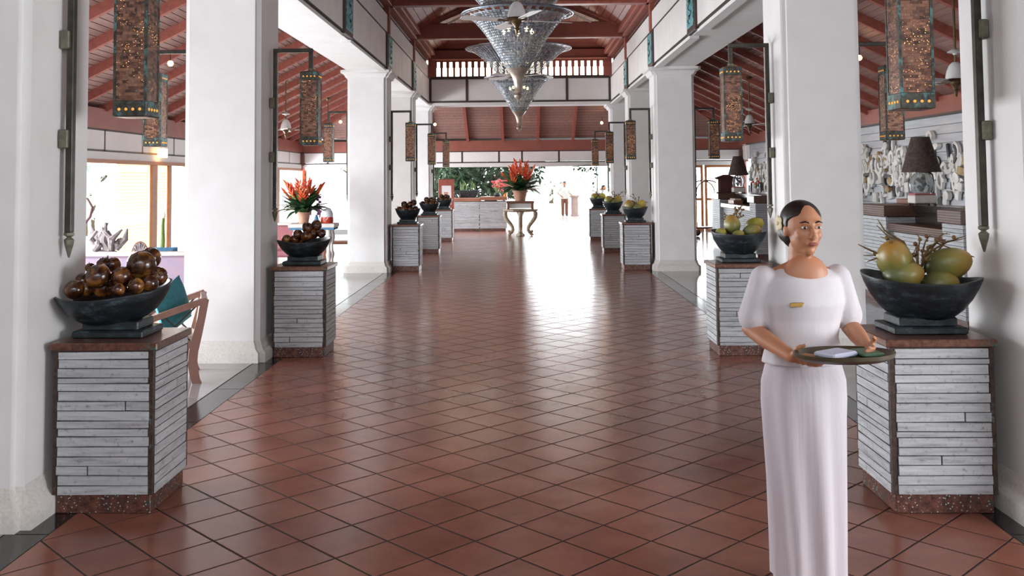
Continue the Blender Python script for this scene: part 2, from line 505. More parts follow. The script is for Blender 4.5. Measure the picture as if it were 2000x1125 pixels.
# ------------------------------------------------------------------ aisle roofs
SLO = .49
OX = 7.2
def zr(x): return 3.06 + SLO*(OX-abs(x))
for s, side in ((-1,'left'),(1,'right')):
    cl = empty('ceiling_'+side, kind='structure', label='sloping red timber roof over the %s aisle' % side)
    x = 3.28; n = 40; w = (OX+.3-3.28)/n
    for k in range(n):
        xa, xb = x+k*w, x+(k+1)*w-.012
        ya, yb = Y_END+.3-(OX+.3-xa), Y_END+.3-(OX+.3-xb)
        quad_board([(s*xa,-3,zr(xa)),(s*xa,ya,zr(xa)),(s*xb,yb,zr(xb)),(s*xb,-3,zr(xb))], .02, M_board, 'ceiling_board', cl)
    ob = MB().add([(s*3.28,-3,zr(3.28)+.05),(s*3.28,27.3,zr(3.28)+.05),(s*7.9,31.9,zr(7.9)+.05),(s*7.9,-3,zr(7.9)+.05)], [(0,1,2,3)])
    ob.build('roof_underlay', M_grout, cl)
    y = 5.24-1.105*6
    while y < Y_END:
        xi = 3.28 if y < 27.3 else 3.28+(y-27.3)
        MB().bar((s*xi, y, zr(xi)-.07), (s*(OX+.2), y, zr(OX+.2)-.07), .085, .14).build('rafter', M_rafter, cl)
        y += 1.105
    MB().bar((s*3.28, 27.28, zr(3.28)-.09), (s*OX, Y_END, zr(OX)-.09), .11, .18).build('hip_rafter', M_rafter, cl)
cf = empty('ceiling_far', kind='structure', label='sloping red timber roof beyond the end beam')
n = 26; w = 3.9/n
def zf(y): return 3.06 + SLO*(Y_END-y)
for k in range(n):
    ya, yb = 27.3+k*w, 27.3+(k+1)*w-.012
    xa, xb = 3.3+(ya-27.3), 3.3+(yb-27.3)
    quad_board([(-xa,ya,zf(ya)),(xa,ya,zf(ya)),(xb,yb,zf(yb)),(-xb,yb,zf(yb))], .02, M_board, 'ceiling_board', cf)
MB().add([(-3.3,27.3,zf(27.3)+.05),(3.3,27.3,zf(27.3)+.05),(7.9,31.9,zf(31.9)+.05),(-7.9,31.9,zf(31.9)+.05)], [(0,1,2,3)]).build('roof_underlay', M_grout, cf)
for k in range(-6, 6):
    x = .57 + k*1.14
    y0 = 27.4 if abs(x) < 3.3 else 27.4+abs(x)-3.3
    MB().bar((x, y0, zf(y0)-.07), (x, Y_END, zf(Y_END)-.07), .085, .14).build('rafter', M_rafter, cf)

# ------------------------------------------------------------------ outer walls: red plate, panelled frieze
def outer(name, a, b, label, zb0=2.66, step=1.9, pattern=None):
    """beam + frieze between two plan points"""
    a = Vector((a[0],a[1],0)); b = Vector((b[0],b[1],0)); L = (b-a).length
    t = (b-a).normalized(); nrm = Vector((-t.y, t.x, 0))
    M = Matrix(((t.x, nrm.x, 0, a.x),(t.y, nrm.y, 0, a.y),(0,0,1,0),(0,0,0,1)))
    w = MB().box(0, L, -.09, .09, zb0, 3.0, M).build(name, M_redbeam, None, kind='structure', label=label)
    def bx(nm, m, *d): return MB().box(*d, M).build(nm, m, w)
    bx('beam_lip', M_rafter, 0, L, -.12, .0, zb0, zb0+.06)
    bx('beam_cap', M_rafter, 0, L, -.12, .0, 2.94, 3.0)
    cuts = [0.0]; k = 0
    while cuts[-1] < L-.6:
        cuts.append(min(L, cuts[-1] + (pattern[k % len(pattern)] if pattern else step))); k += 1
    cuts[-1] = L
    for c0, c1 in zip(cuts[:-1], cuts[1:]):
        bx('frieze_panel', M_panel, c0+.03, c1-.03, -.03, .03, 2.31, zb0-.03)
    for c in cuts:
        bx('frieze_strip', M_frame, max(0,c-.03), min(L,c+.03), -.045, .03, 2.28, zb0)
    bx('frieze_rail', M_frame, 0, L, -.045, .03, 2.27, 2.305)
    bx('frieze_rail', M_frame, 0, L, -.045, .03, zb0-.03, zb0)
    bx('lintel', M_plaster, 0, L, -.07, .06, 2.14, 2.27)
    return w, M
wl, ML = outer('wall_left', (-OX, Y_END), (-OX, -2), 'panelled frieze and red beam above the open left side', step=1.65)
wf, MF = outer('wall_far', (OX, Y_END), (-OX, Y_END), 'panelled frieze and red beam above the open far end', pattern=[1.6,1.55,1.6,1.2,1.2,.75,1.2,1.2,1.6])

# solid walls added out of view, beside and behind the viewer, to block light
for nm, d, lb in (('wall_near', (-7.3,7.3,-3.2,-3.0,0,3.6), 'added unseen white wall behind the viewer'), ('wall_side', (-7.3,-7.1,-3.0,5.0,0,2.3), 'added unseen white wall closing the left side near the viewer')):
    box_obj(nm, M_plaster, None, *d, kind='structure', label=lb)
# ------------------------------------------------------------------ materials of the furnishings
def whitewash():
    t = NT('whitewashed_board')
    v = t.coord('Object', (.6,.6,6)); a = t.noise(v, 7, 6, .65); w = t.coord('Object', (1,1,1)); b = t.noise(w, 38, 5, .7)
    col = t.ramp(a, [(.28,'#808183'),(.45,'#a8abae'),(.7,'#bec1c4')])
    col = t.mix(t.ramp(b, [(.56,(0,0,0,1)),(.70,(.8,.8,.8,1))]), col, '#6d6b67')
    col = t.vary(col, h=.0, val=.09)
    t.bump(b, .25, .004)
    return t.set(col, .6)
M_white = whitewash()
def copper(name, base, dark, verd, vf=.58, rough=.35, metal=.55, spots=False):
    t = NT(name)
    v = t.coord('Object'); a = t.noise(v, 9, 6, .7); b = t.noise(v, 34, 5, .7); c = t.noise(v, 3.5, 3)
    col = t.ramp(b, [(.35, dark), (.62, base)])
    col = t.mix(t.ramp(a, [(vf,(0,0,0,1)),(vf+.08,(1,1,1,1))]), col, verd)
    if spots:
        vo = t.node('ShaderNodeTexVoronoi'); vo.inputs['Scale'].default_value = 60
        t.link(v, vo.inputs['Vector'])
        dot = t.ramp(vo.outputs['Distance'], [(.16,(1,1,1,1)),(.26,(0,0,0,1))])
        col = t.mix(t.math('MULTIPLY', dot, t.ramp(c, [(.38,(0,0,0,1)),(.48,(1,1,1,1))])), col, '#a9c4c0')
    t.bump(b, .4, .006)
    return t.set(col, rough, metal)
M_slab = copper('copper_top', '#7d5444', '#4a3129', '#4f7069', .57, .3, .35)
M_core = copper('copper_core', '#4d3a31', '#221b18', '#5d7d76', .60, .5, .2)
M_plinth = copper('copper_plinth', '#74493d', '#3c2722', '#3f4c4b', .55, .4, .3, True)

def pedestal(x, y, s, label, seed):
    """s: -1 on the left row, +1 on the right row; the hall face is towards x = 0"""
    r = random.Random(seed)
    p = empty('plank_pedestal', (x, y, 0), 0, label, 'pedestal', 'plank pedestals carrying the bowls')
    hx, hy = .256, .25
    box_obj('plinth', M_plinth, p, -hx+.005, hx-.005, -hy+.005, hy-.005, 0, .105, b=.004)
    box_obj('body', M_core, p, -hx, hx, -hy, hy, .10, .855, b=.003)
    box_obj('top_slab', M_slab, p, -.287, .287, -.272, .272, .853, .893, b=.005)
    for sx in (-1,1):
        for sy in (-1,1):
            box_obj('corner_post', M_core, p, *sorted((sx*(hx-.014), sx*(hx+.012))), *sorted((sy*(hy-.014), sy*(hy+.012))), .10, .853, b=.002)
    zs = [.10]
    hs = [r.choice((.03,.042,.048,.05,.053)) for _ in range(16)]
    k = (.848-.10)/sum(hs)
    for h in hs: zs.append(zs[-1]+h*k)
    for face in ('front', 'hall', 'back'):
        half = hx if face != 'hall' else hy
        splits = r.sample(range(1, 15), 2)
        for i in range(16):
            z0, z1 = zs[i]+.0028, zs[i+1]-.0028
            a, b = -half+.016+r.uniform(-.006,.004), half-.016+r.uniform(-.004,.006)
            th = .015+r.uniform(-.001,.003)
            spans = [(a, b)]
            if i in splits:
                c = r.uniform(a+.12, b-.12); spans = [(a, c-.004), (c+.004, b)]
            for u, w in spans:
                tw = r.uniform(-.0016,.0016)
                if face == 'front': v = [(u,-hy,z0-tw),(w,-hy,z0+tw),(w,-hy,z1+tw),(u,-hy,z1-tw)]; d = (0,-th,0)
                elif face == 'back': v = [(w,hy,z0-tw),(u,hy,z0+tw),(u,hy,z1+tw),(w,hy,z1-tw)]; d = (0,th,0)
                else:
                    xx = -s*hx
                    v = [(xx,u,z0-tw),(xx,w,z0+tw),(xx,w,z1+tw),(xx,u,z1-tw)]; d = (-s*th,0,0)
                    if s > 0: v = v[::-1]
                c = Vector((sum(q[0] for q in v)/4, sum(q[1] for q in v)/4, sum(q[2] for q in v)/4))
                o = [tuple(c+(Vector(q)-c)*.997+Vector(d)) for q in v]
                m = [tuple(Vector(q)+Vector(d)*.8) for q in v]
                MB().loft([v, m, o]).build('board', M_white, p)
    return p
PEDY = [5.345, 9.77, 18.60, 23.02, 27.4]
PX = 2.21
PEDX = {(-1,k): (-2.22 if k == 0 else -2.21) for k in range(5)}
PEDX.update({(1,k): (2.178 if k < 2 else 2.20) for k in range(5)})
where = ['nearest the viewer', 'second from the viewer', 'third from the viewer', 'fourth from the viewer', 'last before the far end']
for s, side in ((-1,'left'),(1,'right')):
    for k, y in enumerate(PEDY):
        pedestal(PEDX[(s, k)], y, s, 'whitewashed plank pedestal of the %s row, %s' % (side, where[k]), 11+k*2+(s > 0))

# ------------------------------------------------------------------ bowls
def stone_bowl():
    t = NT('sky_tinted_bowl')
    v = t.coord('Object', (1,1,2)); a = t.noise(v, 10, 6, .7); b = t.noise(v, 45, 4)
    col = t.ramp(a, [(.35,'#14181a'),(.55,'#252d32'),(.72,'#4f6572')])  # blue-grey end paints the sky's reflection into the dark bowl
    t.bump(b, .35, .006)
    return t.set(col, .42, .15)
M_bowl = stone_bowl()
def bowl(x, y, rz, label, sx=.345, sy=.24, z=.894, hs=1.0, tilt=0.0):
    b = empty('stone_bowl', (x, y, z), rz, label, 'bowl', 'footed bowls on the pedestals')
    n = 40
    def ring(f, z, lift):
        o = []
        for i in range(n):
            a = 2*pi*i/n; c, q = cos(a), sin(a); e = .86
            px = sx*f*math.copysign(abs(c)**e, c); py = sy*f*math.copysign(abs(q)**e, q)
            o.append((px, py, z + lift*abs(c)**3))
        return o
    prof = [(f_, .075+(z_-.075)*hs, l_) for f_, z_, l_ in [(.42,.075,0),(.55,.09,0),(.70,.125,.004),(.84,.175,.012),(.94,.225,.022),(1.0,.262,.03),(1.0,.272,.03),(.955,.272,.03),(.90,.225,.02),(.76,.16,.008),(.5,.12,0),(.2,.11,0)]]
    MB().loft([ring(*q) for q in prof]).build('bowl_body', M_bowl, b, smooth=True, sharp=55).rotation_euler.y = -tilt
    f = MB().cbox((0,0,.062),(.31,.23,.05),b=.006).build('foot', M_bowl, b)
    f.rotation_euler.z = -rz
    f = MB().cbox((0,0,.019),(.39,.31,.038),b=.006).build('foot_plate', M_bowl, b)
    f.rotation_euler.z = -rz
    return b
words_ = ['nearest', 'second', 'third', 'fourth', 'fifth']
BOWLS = {}
for s, side in ((-1,'left'),(1,'right')):
    for k, y in enumerate(PEDY):
        rz = radians(30)*(-s) if k < 2 else radians(8)*(-s)
        nm = 'of dark brown fruit' if s < 0 else 'of green coconuts'
        b = bowl({(-1,0):-2.265,(1,0):2.19,(-1,1):-2.215,(1,1):2.19}.get((s,k), s*2.2), y+.03, rz, 'footed dark bowl %s on the %s pedestal of the %s row' % (nm, words_[k], side),
                 sx=(.312,.272)[k] if k < 2 else .25, sy=.25 if k < 2 else .235, hs=(.80 if s < 0 else 1.05) if k < 2 else 1.0, tilt=radians({(-1,0):6,(-1,1):2,(1,0):-2,(1,1):-2}.get((s,k),0)))
        BOWLS[(s, k)] = b

# ------------------------------------------------------------------ dark brown fruit
def fruit_mat():
    t = NT('brown_fruit')
    v = t.coord('Object'); a = t.noise(v, 11, 5, .6); oi = t.node('ShaderNodeObjectInfo')
    col = t.ramp(a, [(.36,'#20100a'),(.52,'#4a2814'),(.68,'#a06a30')])  # gold end of the mottle also paints in warm highlights
    col = t.vary(col, h=.01, val=.25)
    return t.set(col, .2, 0, .7)
M_fruit = fruit_mat()
M_stem = simple('dry_stem', '#6b3f22', '#3a2214', .6, scale=20)
M_calyx = simple('calyx', '#5d4a30', '#8a7a58', .6, scale=20)
def fruit(loc, r, rot, label, rr):
    f = empty('round_fruit', loc, 0, label, 'fruit', 'brown fruit in the left bowls')
    f.rotation_euler = rot
    pr = []
    for k in range(11):
        a = -pi/2 + pi*k/10
        q = cos(a)*(1+.05*sin(a)); zz = sin(a)*.93
        if k == 10: q = .06; zz = .86
        if k == 9: zz = .89
        if k == 0: q = .04; zz = -.90
        pr.append((r*max(q,.04), r*zz))
    MB().lathe(pr, 16).build('fruit_body', M_fruit, f, smooth=True, sharp=80)
    mb = MB()
    for k in range(4):
        a = pi/2*k + .4
        mb.add([(0,0,r*.92),(r*.34*cos(a-.45),r*.34*sin(a-.45),r*.90),(r*.5*cos(a),r*.5*sin(a),r*.84),(r*.34*cos(a+.45),r*.34*sin(a+.45),r*.90)],[(0,1,2,3)])
    mb.build('calyx', M_calyx, f)
    if rr.random() < .6:
        MB().tube([(0,0,r*.86),(0,r*.05,r*1.1),(r*.1,r*.12,r*1.35)], [r*.09,r*.07,r*.06], 6).build('stem', M_stem, f)
    return f
def px_at(x, y, Y):
    """turns a measured sight line into a point of the room at depth Y"""
    R = cam.matrix_world.to_3x3(); d = R @ Vector(((x-972.4)/1870, -(y-251.7)/1870, -1))
    return Vector((0,0,1.745)) + d*(Y/d.y)
L1F = [(146,566,18,-.10),(163,549,15,.02),(192,540,22,-.13),(204,518,15,.08),(222,517,14,.10),(176,523,9,.02),(237,541,19,-.10),(276,518,26,-.03),(293,505,21,.09),(308,540,18,.06),(292,553,16,-.06),(266,559,15,-.13),(231,566,12,-.18),(201,562,19,-.06),(170,566,14,-.06),(250,556,15,.08),(262,540,16,.09)]
rf = random.Random(5)
L1N = ['golden-brown fruit at the outer rim, leftmost', 'small dark fruit behind the leftmost one', 'large bronze fruit in front, left of the middle', 'dark fruit at the back, left of the middle', 'dark fruit at the back, touching its twin in the middle', 'tiny stalked fruit sticking up at the back', 'dark bronze fruit in the middle of the pile', 'largest bronze fruit, high in the pile', 'topmost fruit of the pile', 'black-brown fruit at the far end of the pile', 'dark fruit at the hall-side rim', 'brown fruit low at the rim, right of the middle', 'small orange-brown fruit at the front rim', 'dark fruit wedged under the large bronze one', 'dark fruit low near the outer rim', 'dark fruit sunk in the middle, half hidden', 'dark fruit under the largest one']
L2N = ['golden fruit at the outer rim, leftmost', 'long dark fruit left of the middle', 'dark fruit at the front, in the middle', 'bronze fruit high in the heap', 'topmost fruit of the heap', 'bronze fruit at the hall-side end', 'dark fruit under the topmost one', 'low dark fruit next to the golden one', 'low dark fruit hidden at the back']
for i, (x, y, r, dy) in enumerate(L1F):
    p = px_at(x, y, 5.375+dy)
    p.z = max(p.z, 1.04 + r/350*.3)
    fruit(p, r/350*1.1, (rf.uniform(-1.2,.9), rf.uniform(-.9,.9), rf.uniform(0,6)), L1N[i] + ' in the nearest left bowl', rf)
L2F = [(560,468,9,-.10),(582,459,10,0),(598,462,10,-.08),(600,445,10.5,.02),(618,440,10,.06),(628,456,8.5,.0),(612,457,10,.04),(574,468,8,-.04),(588,470,8,.08)]
for i, (x, y, r, dy) in enumerate(L2F):
    p = px_at(x, y, 9.80+dy); p.z = max(p.z, 1.08)
    fruit(p, r/191*1.08, (rf.uniform(-1.2,.9), rf.uniform(-.9,.9), rf.uniform(0,6)), L2N[i] + ' in the second left bowl', rf)
for k in (2,3,4):
    y0 = PEDY[k]+.03
    for dx, dy, dz, r in ((-.15,-.02,1.165,.066),(-.05,-.08,1.17,.068),(.07,-.07,1.165,.066),(.16,.0,1.17,.064),(.0,.06,1.175,.066),(-.06,-.0,1.265,.066),(.06,.0,1.265,.064),(.12,.04,1.30 if k == 2 else 1.24,.062)):
        fruit((-PX+dx, y0+dy, dz), r, (rf.uniform(-1.2,.9), rf.uniform(-.9,.9), rf.uniform(0,6)), 'small glossy brown fruit in the %s left bowl' % words_[k], rf)

# ------------------------------------------------------------------ green coconuts and palm flower stalks
def coco_mat(name, a, b, c):
    t = NT(name)
    v = t.coord('Generated'); sp = t.node('ShaderNodeSeparateXYZ'); t.link(v, sp.inputs[0])
    w = t.coord('Object'); n = t.noise(w, 9, 5, .65)
    f = t.math('ADD', sp.outputs[2], t.math('MULTIPLY', t.math('SUBTRACT', n, .5), .7))
    col = t.ramp(f, [(.2, a), (.6, b), (.95, c)])
    n2 = t.noise(w, 28, 5, .7)
    col = t.mix(t.ramp(n2, [(.62,(0,0,0,1)),(.74,(.7,.7,.7,1))]), col, '#5b4a20')
    return t.set(t.vary(col, h=.012, val=.12), .38)
M_coco = coco_mat('green_coconut', '#5c6340', '#85813f', '#a8863c')
M_coco2 = coco_mat('yellow_coconut', '#7d8448', '#a89a40', '#c2a83f')
M_husk = simple('husk_cap', '#8a6a34', '#5b4422', .7, scale=25)
def coconut(loc, r, rot, label, mat=None, long=1.25):
    c = empty('green_coconut', loc, 0, label, 'coconut', 'coconuts in the right bowls')
    c.rotation_euler = rot
    n = 18; rings = []
    for k in range(1, 12):
        a = -pi/2 + pi*k/12; zz = sin(a)*long; q = cos(a)*(1-.12*sin(a))
        rings.append([(r*q*(1+.045*cos(3*2*pi*i/n))*cos(2*pi*i/n), r*q*(1+.045*cos(3*2*pi*i/n))*sin(2*pi*i/n), r*zz) for i in range(n)])
    MB().loft(rings).build('coconut_body', mat or M_coco, c, smooth=True, sharp=80)
    mb = MB()
    for k in range(3):
        a = 2*pi*k/3
        mb.add([(0,0,r*long*1.0),(r*.3*cos(a-.6),r*.3*sin(a-.6),r*long*.94),(r*.42*cos(a),r*.42*sin(a),r*long*.88),(r*.3*cos(a+.6),r*.3*sin(a+.6),r*long*.94)],[(0,1,2,3)])
    mb.build('husk_cap', M_husk, c)
    return c
def stalks(loc, n, reach, label, seed, up=.12):
    r = random.Random(seed)
    t = empty('palm_flower_stalk', loc, 0, label, 'stalk', 'palm stalks in the right bowls')
    for k in range(n):
        a = r.uniform(0, 2*pi); L = reach*r.uniform(.5,1); h = up*r.uniform(.3,1.1)
        pts = [(0,0,0)]
        for q in range(1, 6):
            f = q/5
            pts.append((L*f*cos(a)+r.uniform(-.012,.012), L*f*sin(a)*.6+r.uniform(-.012,.012), h*(1-(1-f)**2)+r.uniform(-.01,.01)))
        tw = MB().tube(pts, [.007,.006,.005,.0045,.0035,.002], 5).build('twig', M_twig, t)
        mb = MB()
        for q in (2,3,4,2,3):
            if r.random() < .75:
                p = Vector(pts[q]); mb.ell((p.x+r.uniform(-.012,.012), p.y+r.uniform(-.012,.012), p.z+.008), r.uniform(.009,.014), 7, 5)
        if mb.v: mb.build('berry', M_berry, tw, smooth=True, kind='stuff')
    return t
M_twig = simple('twig', '#4a3423', '#7a6034', .7, scale=30)
M_berry = simple('berry', '#5b2430', '#8a7a3a', .4, scale=14)
for x, y, r, rot, dy, lg, lab in ((1747,505,31,(.3,-.5,.4),-.05,1.18,'tall upright green coconut at the left of the nearest right bowl'),
        (1765,538,28,(.2,1.35,.2),-.07,1.3,'low green coconut at the front of the nearest right bowl'),
        (1852,515,30,(.15,1.25,-.2),-.02,1.38,'large yellow-topped green coconut resting on the nearest right bowl rim'),
        (1838,556,26,(.2,1.4,.1),-.08,1.2,'half hidden green coconut at the front of the nearest right bowl, below the large one')):
    coconut(px_at(x, y, 5.40+dy), r/346*1.06, rot, lab, None, lg)
def long_twig(t, pts, k=1.0):
    P = [Vector(p)-t.location for p in pts]
    tw = MB().tube([tuple(p) for p in P], [.007*k,.006*k]+[.005*k]*(len(P)-3)+[.002*k], 5).build('twig', M_twig, t)
sk1 = stalks(px_at(1795,545,5.42), 15, .30, 'berry-laden palm flower stalk among the nearest right coconuts', 4, .24)
for tw_ in (((1790,520),(1765,472),(1735,462),(1712,440)),((1790,520),(1760,470),(1728,450),(1714,428)),((1765,535),(1720,498),(1690,484),(1676,477)),((1800,500),(1840,478),(1850,472),(1880,467)),((1830,500),(1870,494),(1890,498),(1903,502)),((1800,510),(1815,480),(1830,475),(1866,488)),((1745,520),(1722,500),(1708,506),(1694,511))):
    long_twig(sk1, [px_at(x_, y_, 5.36) for x_, y_ in tw_])
for x, y, r, rot, dy, lg, lab in ((1430,438,15.5,(.1,-.15,.3),-.03,1.2,'upright pale green coconut in the second right bowl'),
        (1469,452,14,(.2,1.3,.2),-.1,1.3,'reclining green coconut at the front of the second right bowl'),
        (1474,438,13.5,(.2,1.2,-.3),.06,1.35,'yellow coconut behind the reclining one in the second right bowl'),
        (1408,455,10,(.3,1.2,.5),-.05,1.1,'small yellow coconut at the rim of the second right bowl'),
        (1442,460,11,(.4,1.0,.5),-.14,1.1,'half hidden coconut low in the middle of the second right bowl')):
    coconut(px_at(x, y, 9.82+dy), r/190, rot, lab, M_coco2 if 'yellow' in lab else M_coco, lg)
stalks(px_at(1436,440,9.86), 8, .20, 'palm flower stalk among the second right coconuts', 9, .20)
for k in (2,3,4):
    y0 = PEDY[k]+.03
    for j, (dx, dy, dz, r, ro) in enumerate(((-.12,-.05,1.215,.1,(.2,-.3,.4)),(.11,-.04,1.22,.095,(.2,.3,.2)),(.03,-.12,1.165,.085,(.2,1.3,.3)),(-.02,.1,1.2,.09,(.3,1.2,1.0)))):
        coconut((PX+dx, y0+dy, dz), r, ro, 'small green coconut in the %s right bowl' % words_[k], M_coco2 if j == 1 else M_coco, 1.1)
    stalks((PX+.05, y0+.05, 1.2), 10, .30, 'spiky palm flower stalk in the %s right bowl' % words_[k], 20+k, .22)

# ------------------------------------------------------------------ lanterns on brackets
def lantern_mat():
    t = NT('lantern_copper')
    v = t.coord('Object')
    br = t.node('ShaderNodeTexBrick'); br.inputs['Scale'].default_value = 15
    br.inputs['Color1'].default_value = (0,0,0,1); br.inputs['Color2'].default_value = (1,1,1,1); br.inputs['Mortar'].default_value = (.2,.2,.2,1)
    br.inputs['Mortar Size'].default_value = .008
    br.offset = .43
    mp = t.node('ShaderNodeMapping'); mp.inputs['Rotation'].default_value = (radians(90),0,0); mp.inputs['Scale'].default_value = (1,1,1)
    tc = t.node('ShaderNodeTexCoord'); sp = t.node('ShaderNodeSeparateXYZ'); cb = t.node('ShaderNodeCombineXYZ')
    t.link(tc.outputs['Object'], sp.inputs[0])
    t.link(t.math('ADD', sp.outputs[0], sp.outputs[1]), cb.inputs[0]); t.link(sp.outputs[2], cb.inputs[1])
    t.link(cb.outputs[0], br.inputs['Vector'])
    a = t.noise(v, 16, 6, .7); b = t.noise(v, 60, 4)
    patch = br.outputs['Color']
    col = t.ramp(patch, [(.05,'#4a352d'),(.3,'#6b4a3d'),(.6,'#7d5848'),(.9,'#8a6452')])
    col = t.mix(t.ramp(a, [(.55,(0,0,0,1)),(.66,(.9,.9,.9,1))]), col, '#2a2a27')
    col = t.mix(t.ramp(b, [(.62,(0,0,0,1)),(.72,(.5,.5,.5,1))]), col, '#6f8f88')
    # pin-holes that let the lamp inside shine through
    vo = t.node('ShaderNodeTexVoronoi'); vo.inputs['Scale'].default_value = 80; t.link(v, vo.inputs['Vector'])
    hole = t.ramp(vo.outputs['Distance'], [(.10,(1,1,1,1)),(.19,(0,0,0,1))])
    gate = t.ramp(t.noise(v, 6, 2), [(.46,(0,0,0,1)),(.60,(1,1,1,1))])
    t.bump(t.math('ADD', b, br.outputs['Fac']), .5, .006)
    return t.set(col, .38, .55, None, '#ffb765', t.math('MULTIPLY', t.math('MULTIPLY', hole, gate), 2.2))
M_lant = lantern_mat()
M_band = copper('lantern_band', '#4a4a42', '#1e211f', '#4f7a78', .52, .5, .3)
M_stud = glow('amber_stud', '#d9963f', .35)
M_pole = simple('bronze_bar', '#2d2a26', '#45423a', .42, .5, scale=16, bump=.2)
M_brk = simple('bronze_bracket', '#56554a', '#74725f', .5, .3, scale=25, bump=.3)
def lantern(x, y, d, label, drop=0):
    """x: pole position; d: direction of the arm (+1/-1)"""
    o = empty('bracket_lantern', (x, y, 0), 0, label, 'lantern', 'copper bracket lanterns on the columns')
    box_obj('pole', M_pole, o, -.019, .019, -.022, .022, 1.47, 3.09, b=.004)
    MB().lathe([(.0,1.33),(.006,1.335),(.026,1.405),(.03,1.43),(.012,1.445),(.03,1.455),(.03,1.47),(.0,1.472)], 4).build('spear_tip', M_brk, o)
    for z in (2.535, 1.985):
        mb = MB().cbox((-d*.022, 0, z), (.05, .09, .105), b=.006)
        mb.build('wall_bracket', M_brk, o)
    box_obj('arm', M_pole, o, *sorted((d*-.019, d*.385)), -.02, .02, 3.05, 3.09, b=.004)
    box_obj('drop_bar', M_pole, o, *sorted((d*.345, d*.385)), -.02, .02, 2.87, 3.05, b=.003)
    cx = d*.365; h = .089
    MB().lathe([(.05,2.845),(.05,2.86),(.03,2.865),(.03,2.885)], 12, (cx,0,0)).build('collar', M_brk, o)
    box_obj('lantern_body', M_lant, o, cx-h, cx+h, -h, h, 2.10, 2.85, b=.006)
    for z0, z1 in ((2.103,2.19),(2.76,2.845)):
        bd = box_obj('lantern_band', M_band, o, cx-h-.004, cx+h+.004, -h-.004, h+.004, z0, z1, b=.004)
        for k in range(4):
            u = -.057+.038*k
            for ax in (0, 1, 2):
                zc = (z0+z1)/2-.005
                if ax == 0: M = Matrix.Translation((cx+u, -h-.003, zc)) @ Matrix.Rotation(pi/2, 4, 'X')
                elif ax == 1: M = Matrix.Translation((cx+h+.003, u, zc)) @ Matrix.Rotation(pi/2, 4, 'Y')
                else: M = Matrix.Translation((cx-h-.003, u, zc)) @ Matrix.Rotation(-pi/2, 4, 'Y')
                MB().lathe([(.0085,-.001),(.0085,.003),(.006,.006),(.0,.007)], 8, M=M).build('stud', M_stud, bd)
    for sx in (-1,1):
        for sy in (-1,1):
            box_obj('corner_strap', M_band, o, *sorted((cx+sx*(h-.012), cx+sx*(h+.003))), *sorted((sy*(h-.012), sy*(h+.003))), 2.19, 2.76)
    return o
for s, side in ((-1,'left'),(1,'right')):
    for k, y in enumerate(COLY):
        lantern(s*2.49, y, -s, 'copper lantern hanging into the hall from the %s %s column' % (words_[k], side))
    for k in (1, 2):
        lantern(s*3.355, COLY[k], s, 'copper lantern hanging into the aisle from the %s %s column' % (words_[k], side))

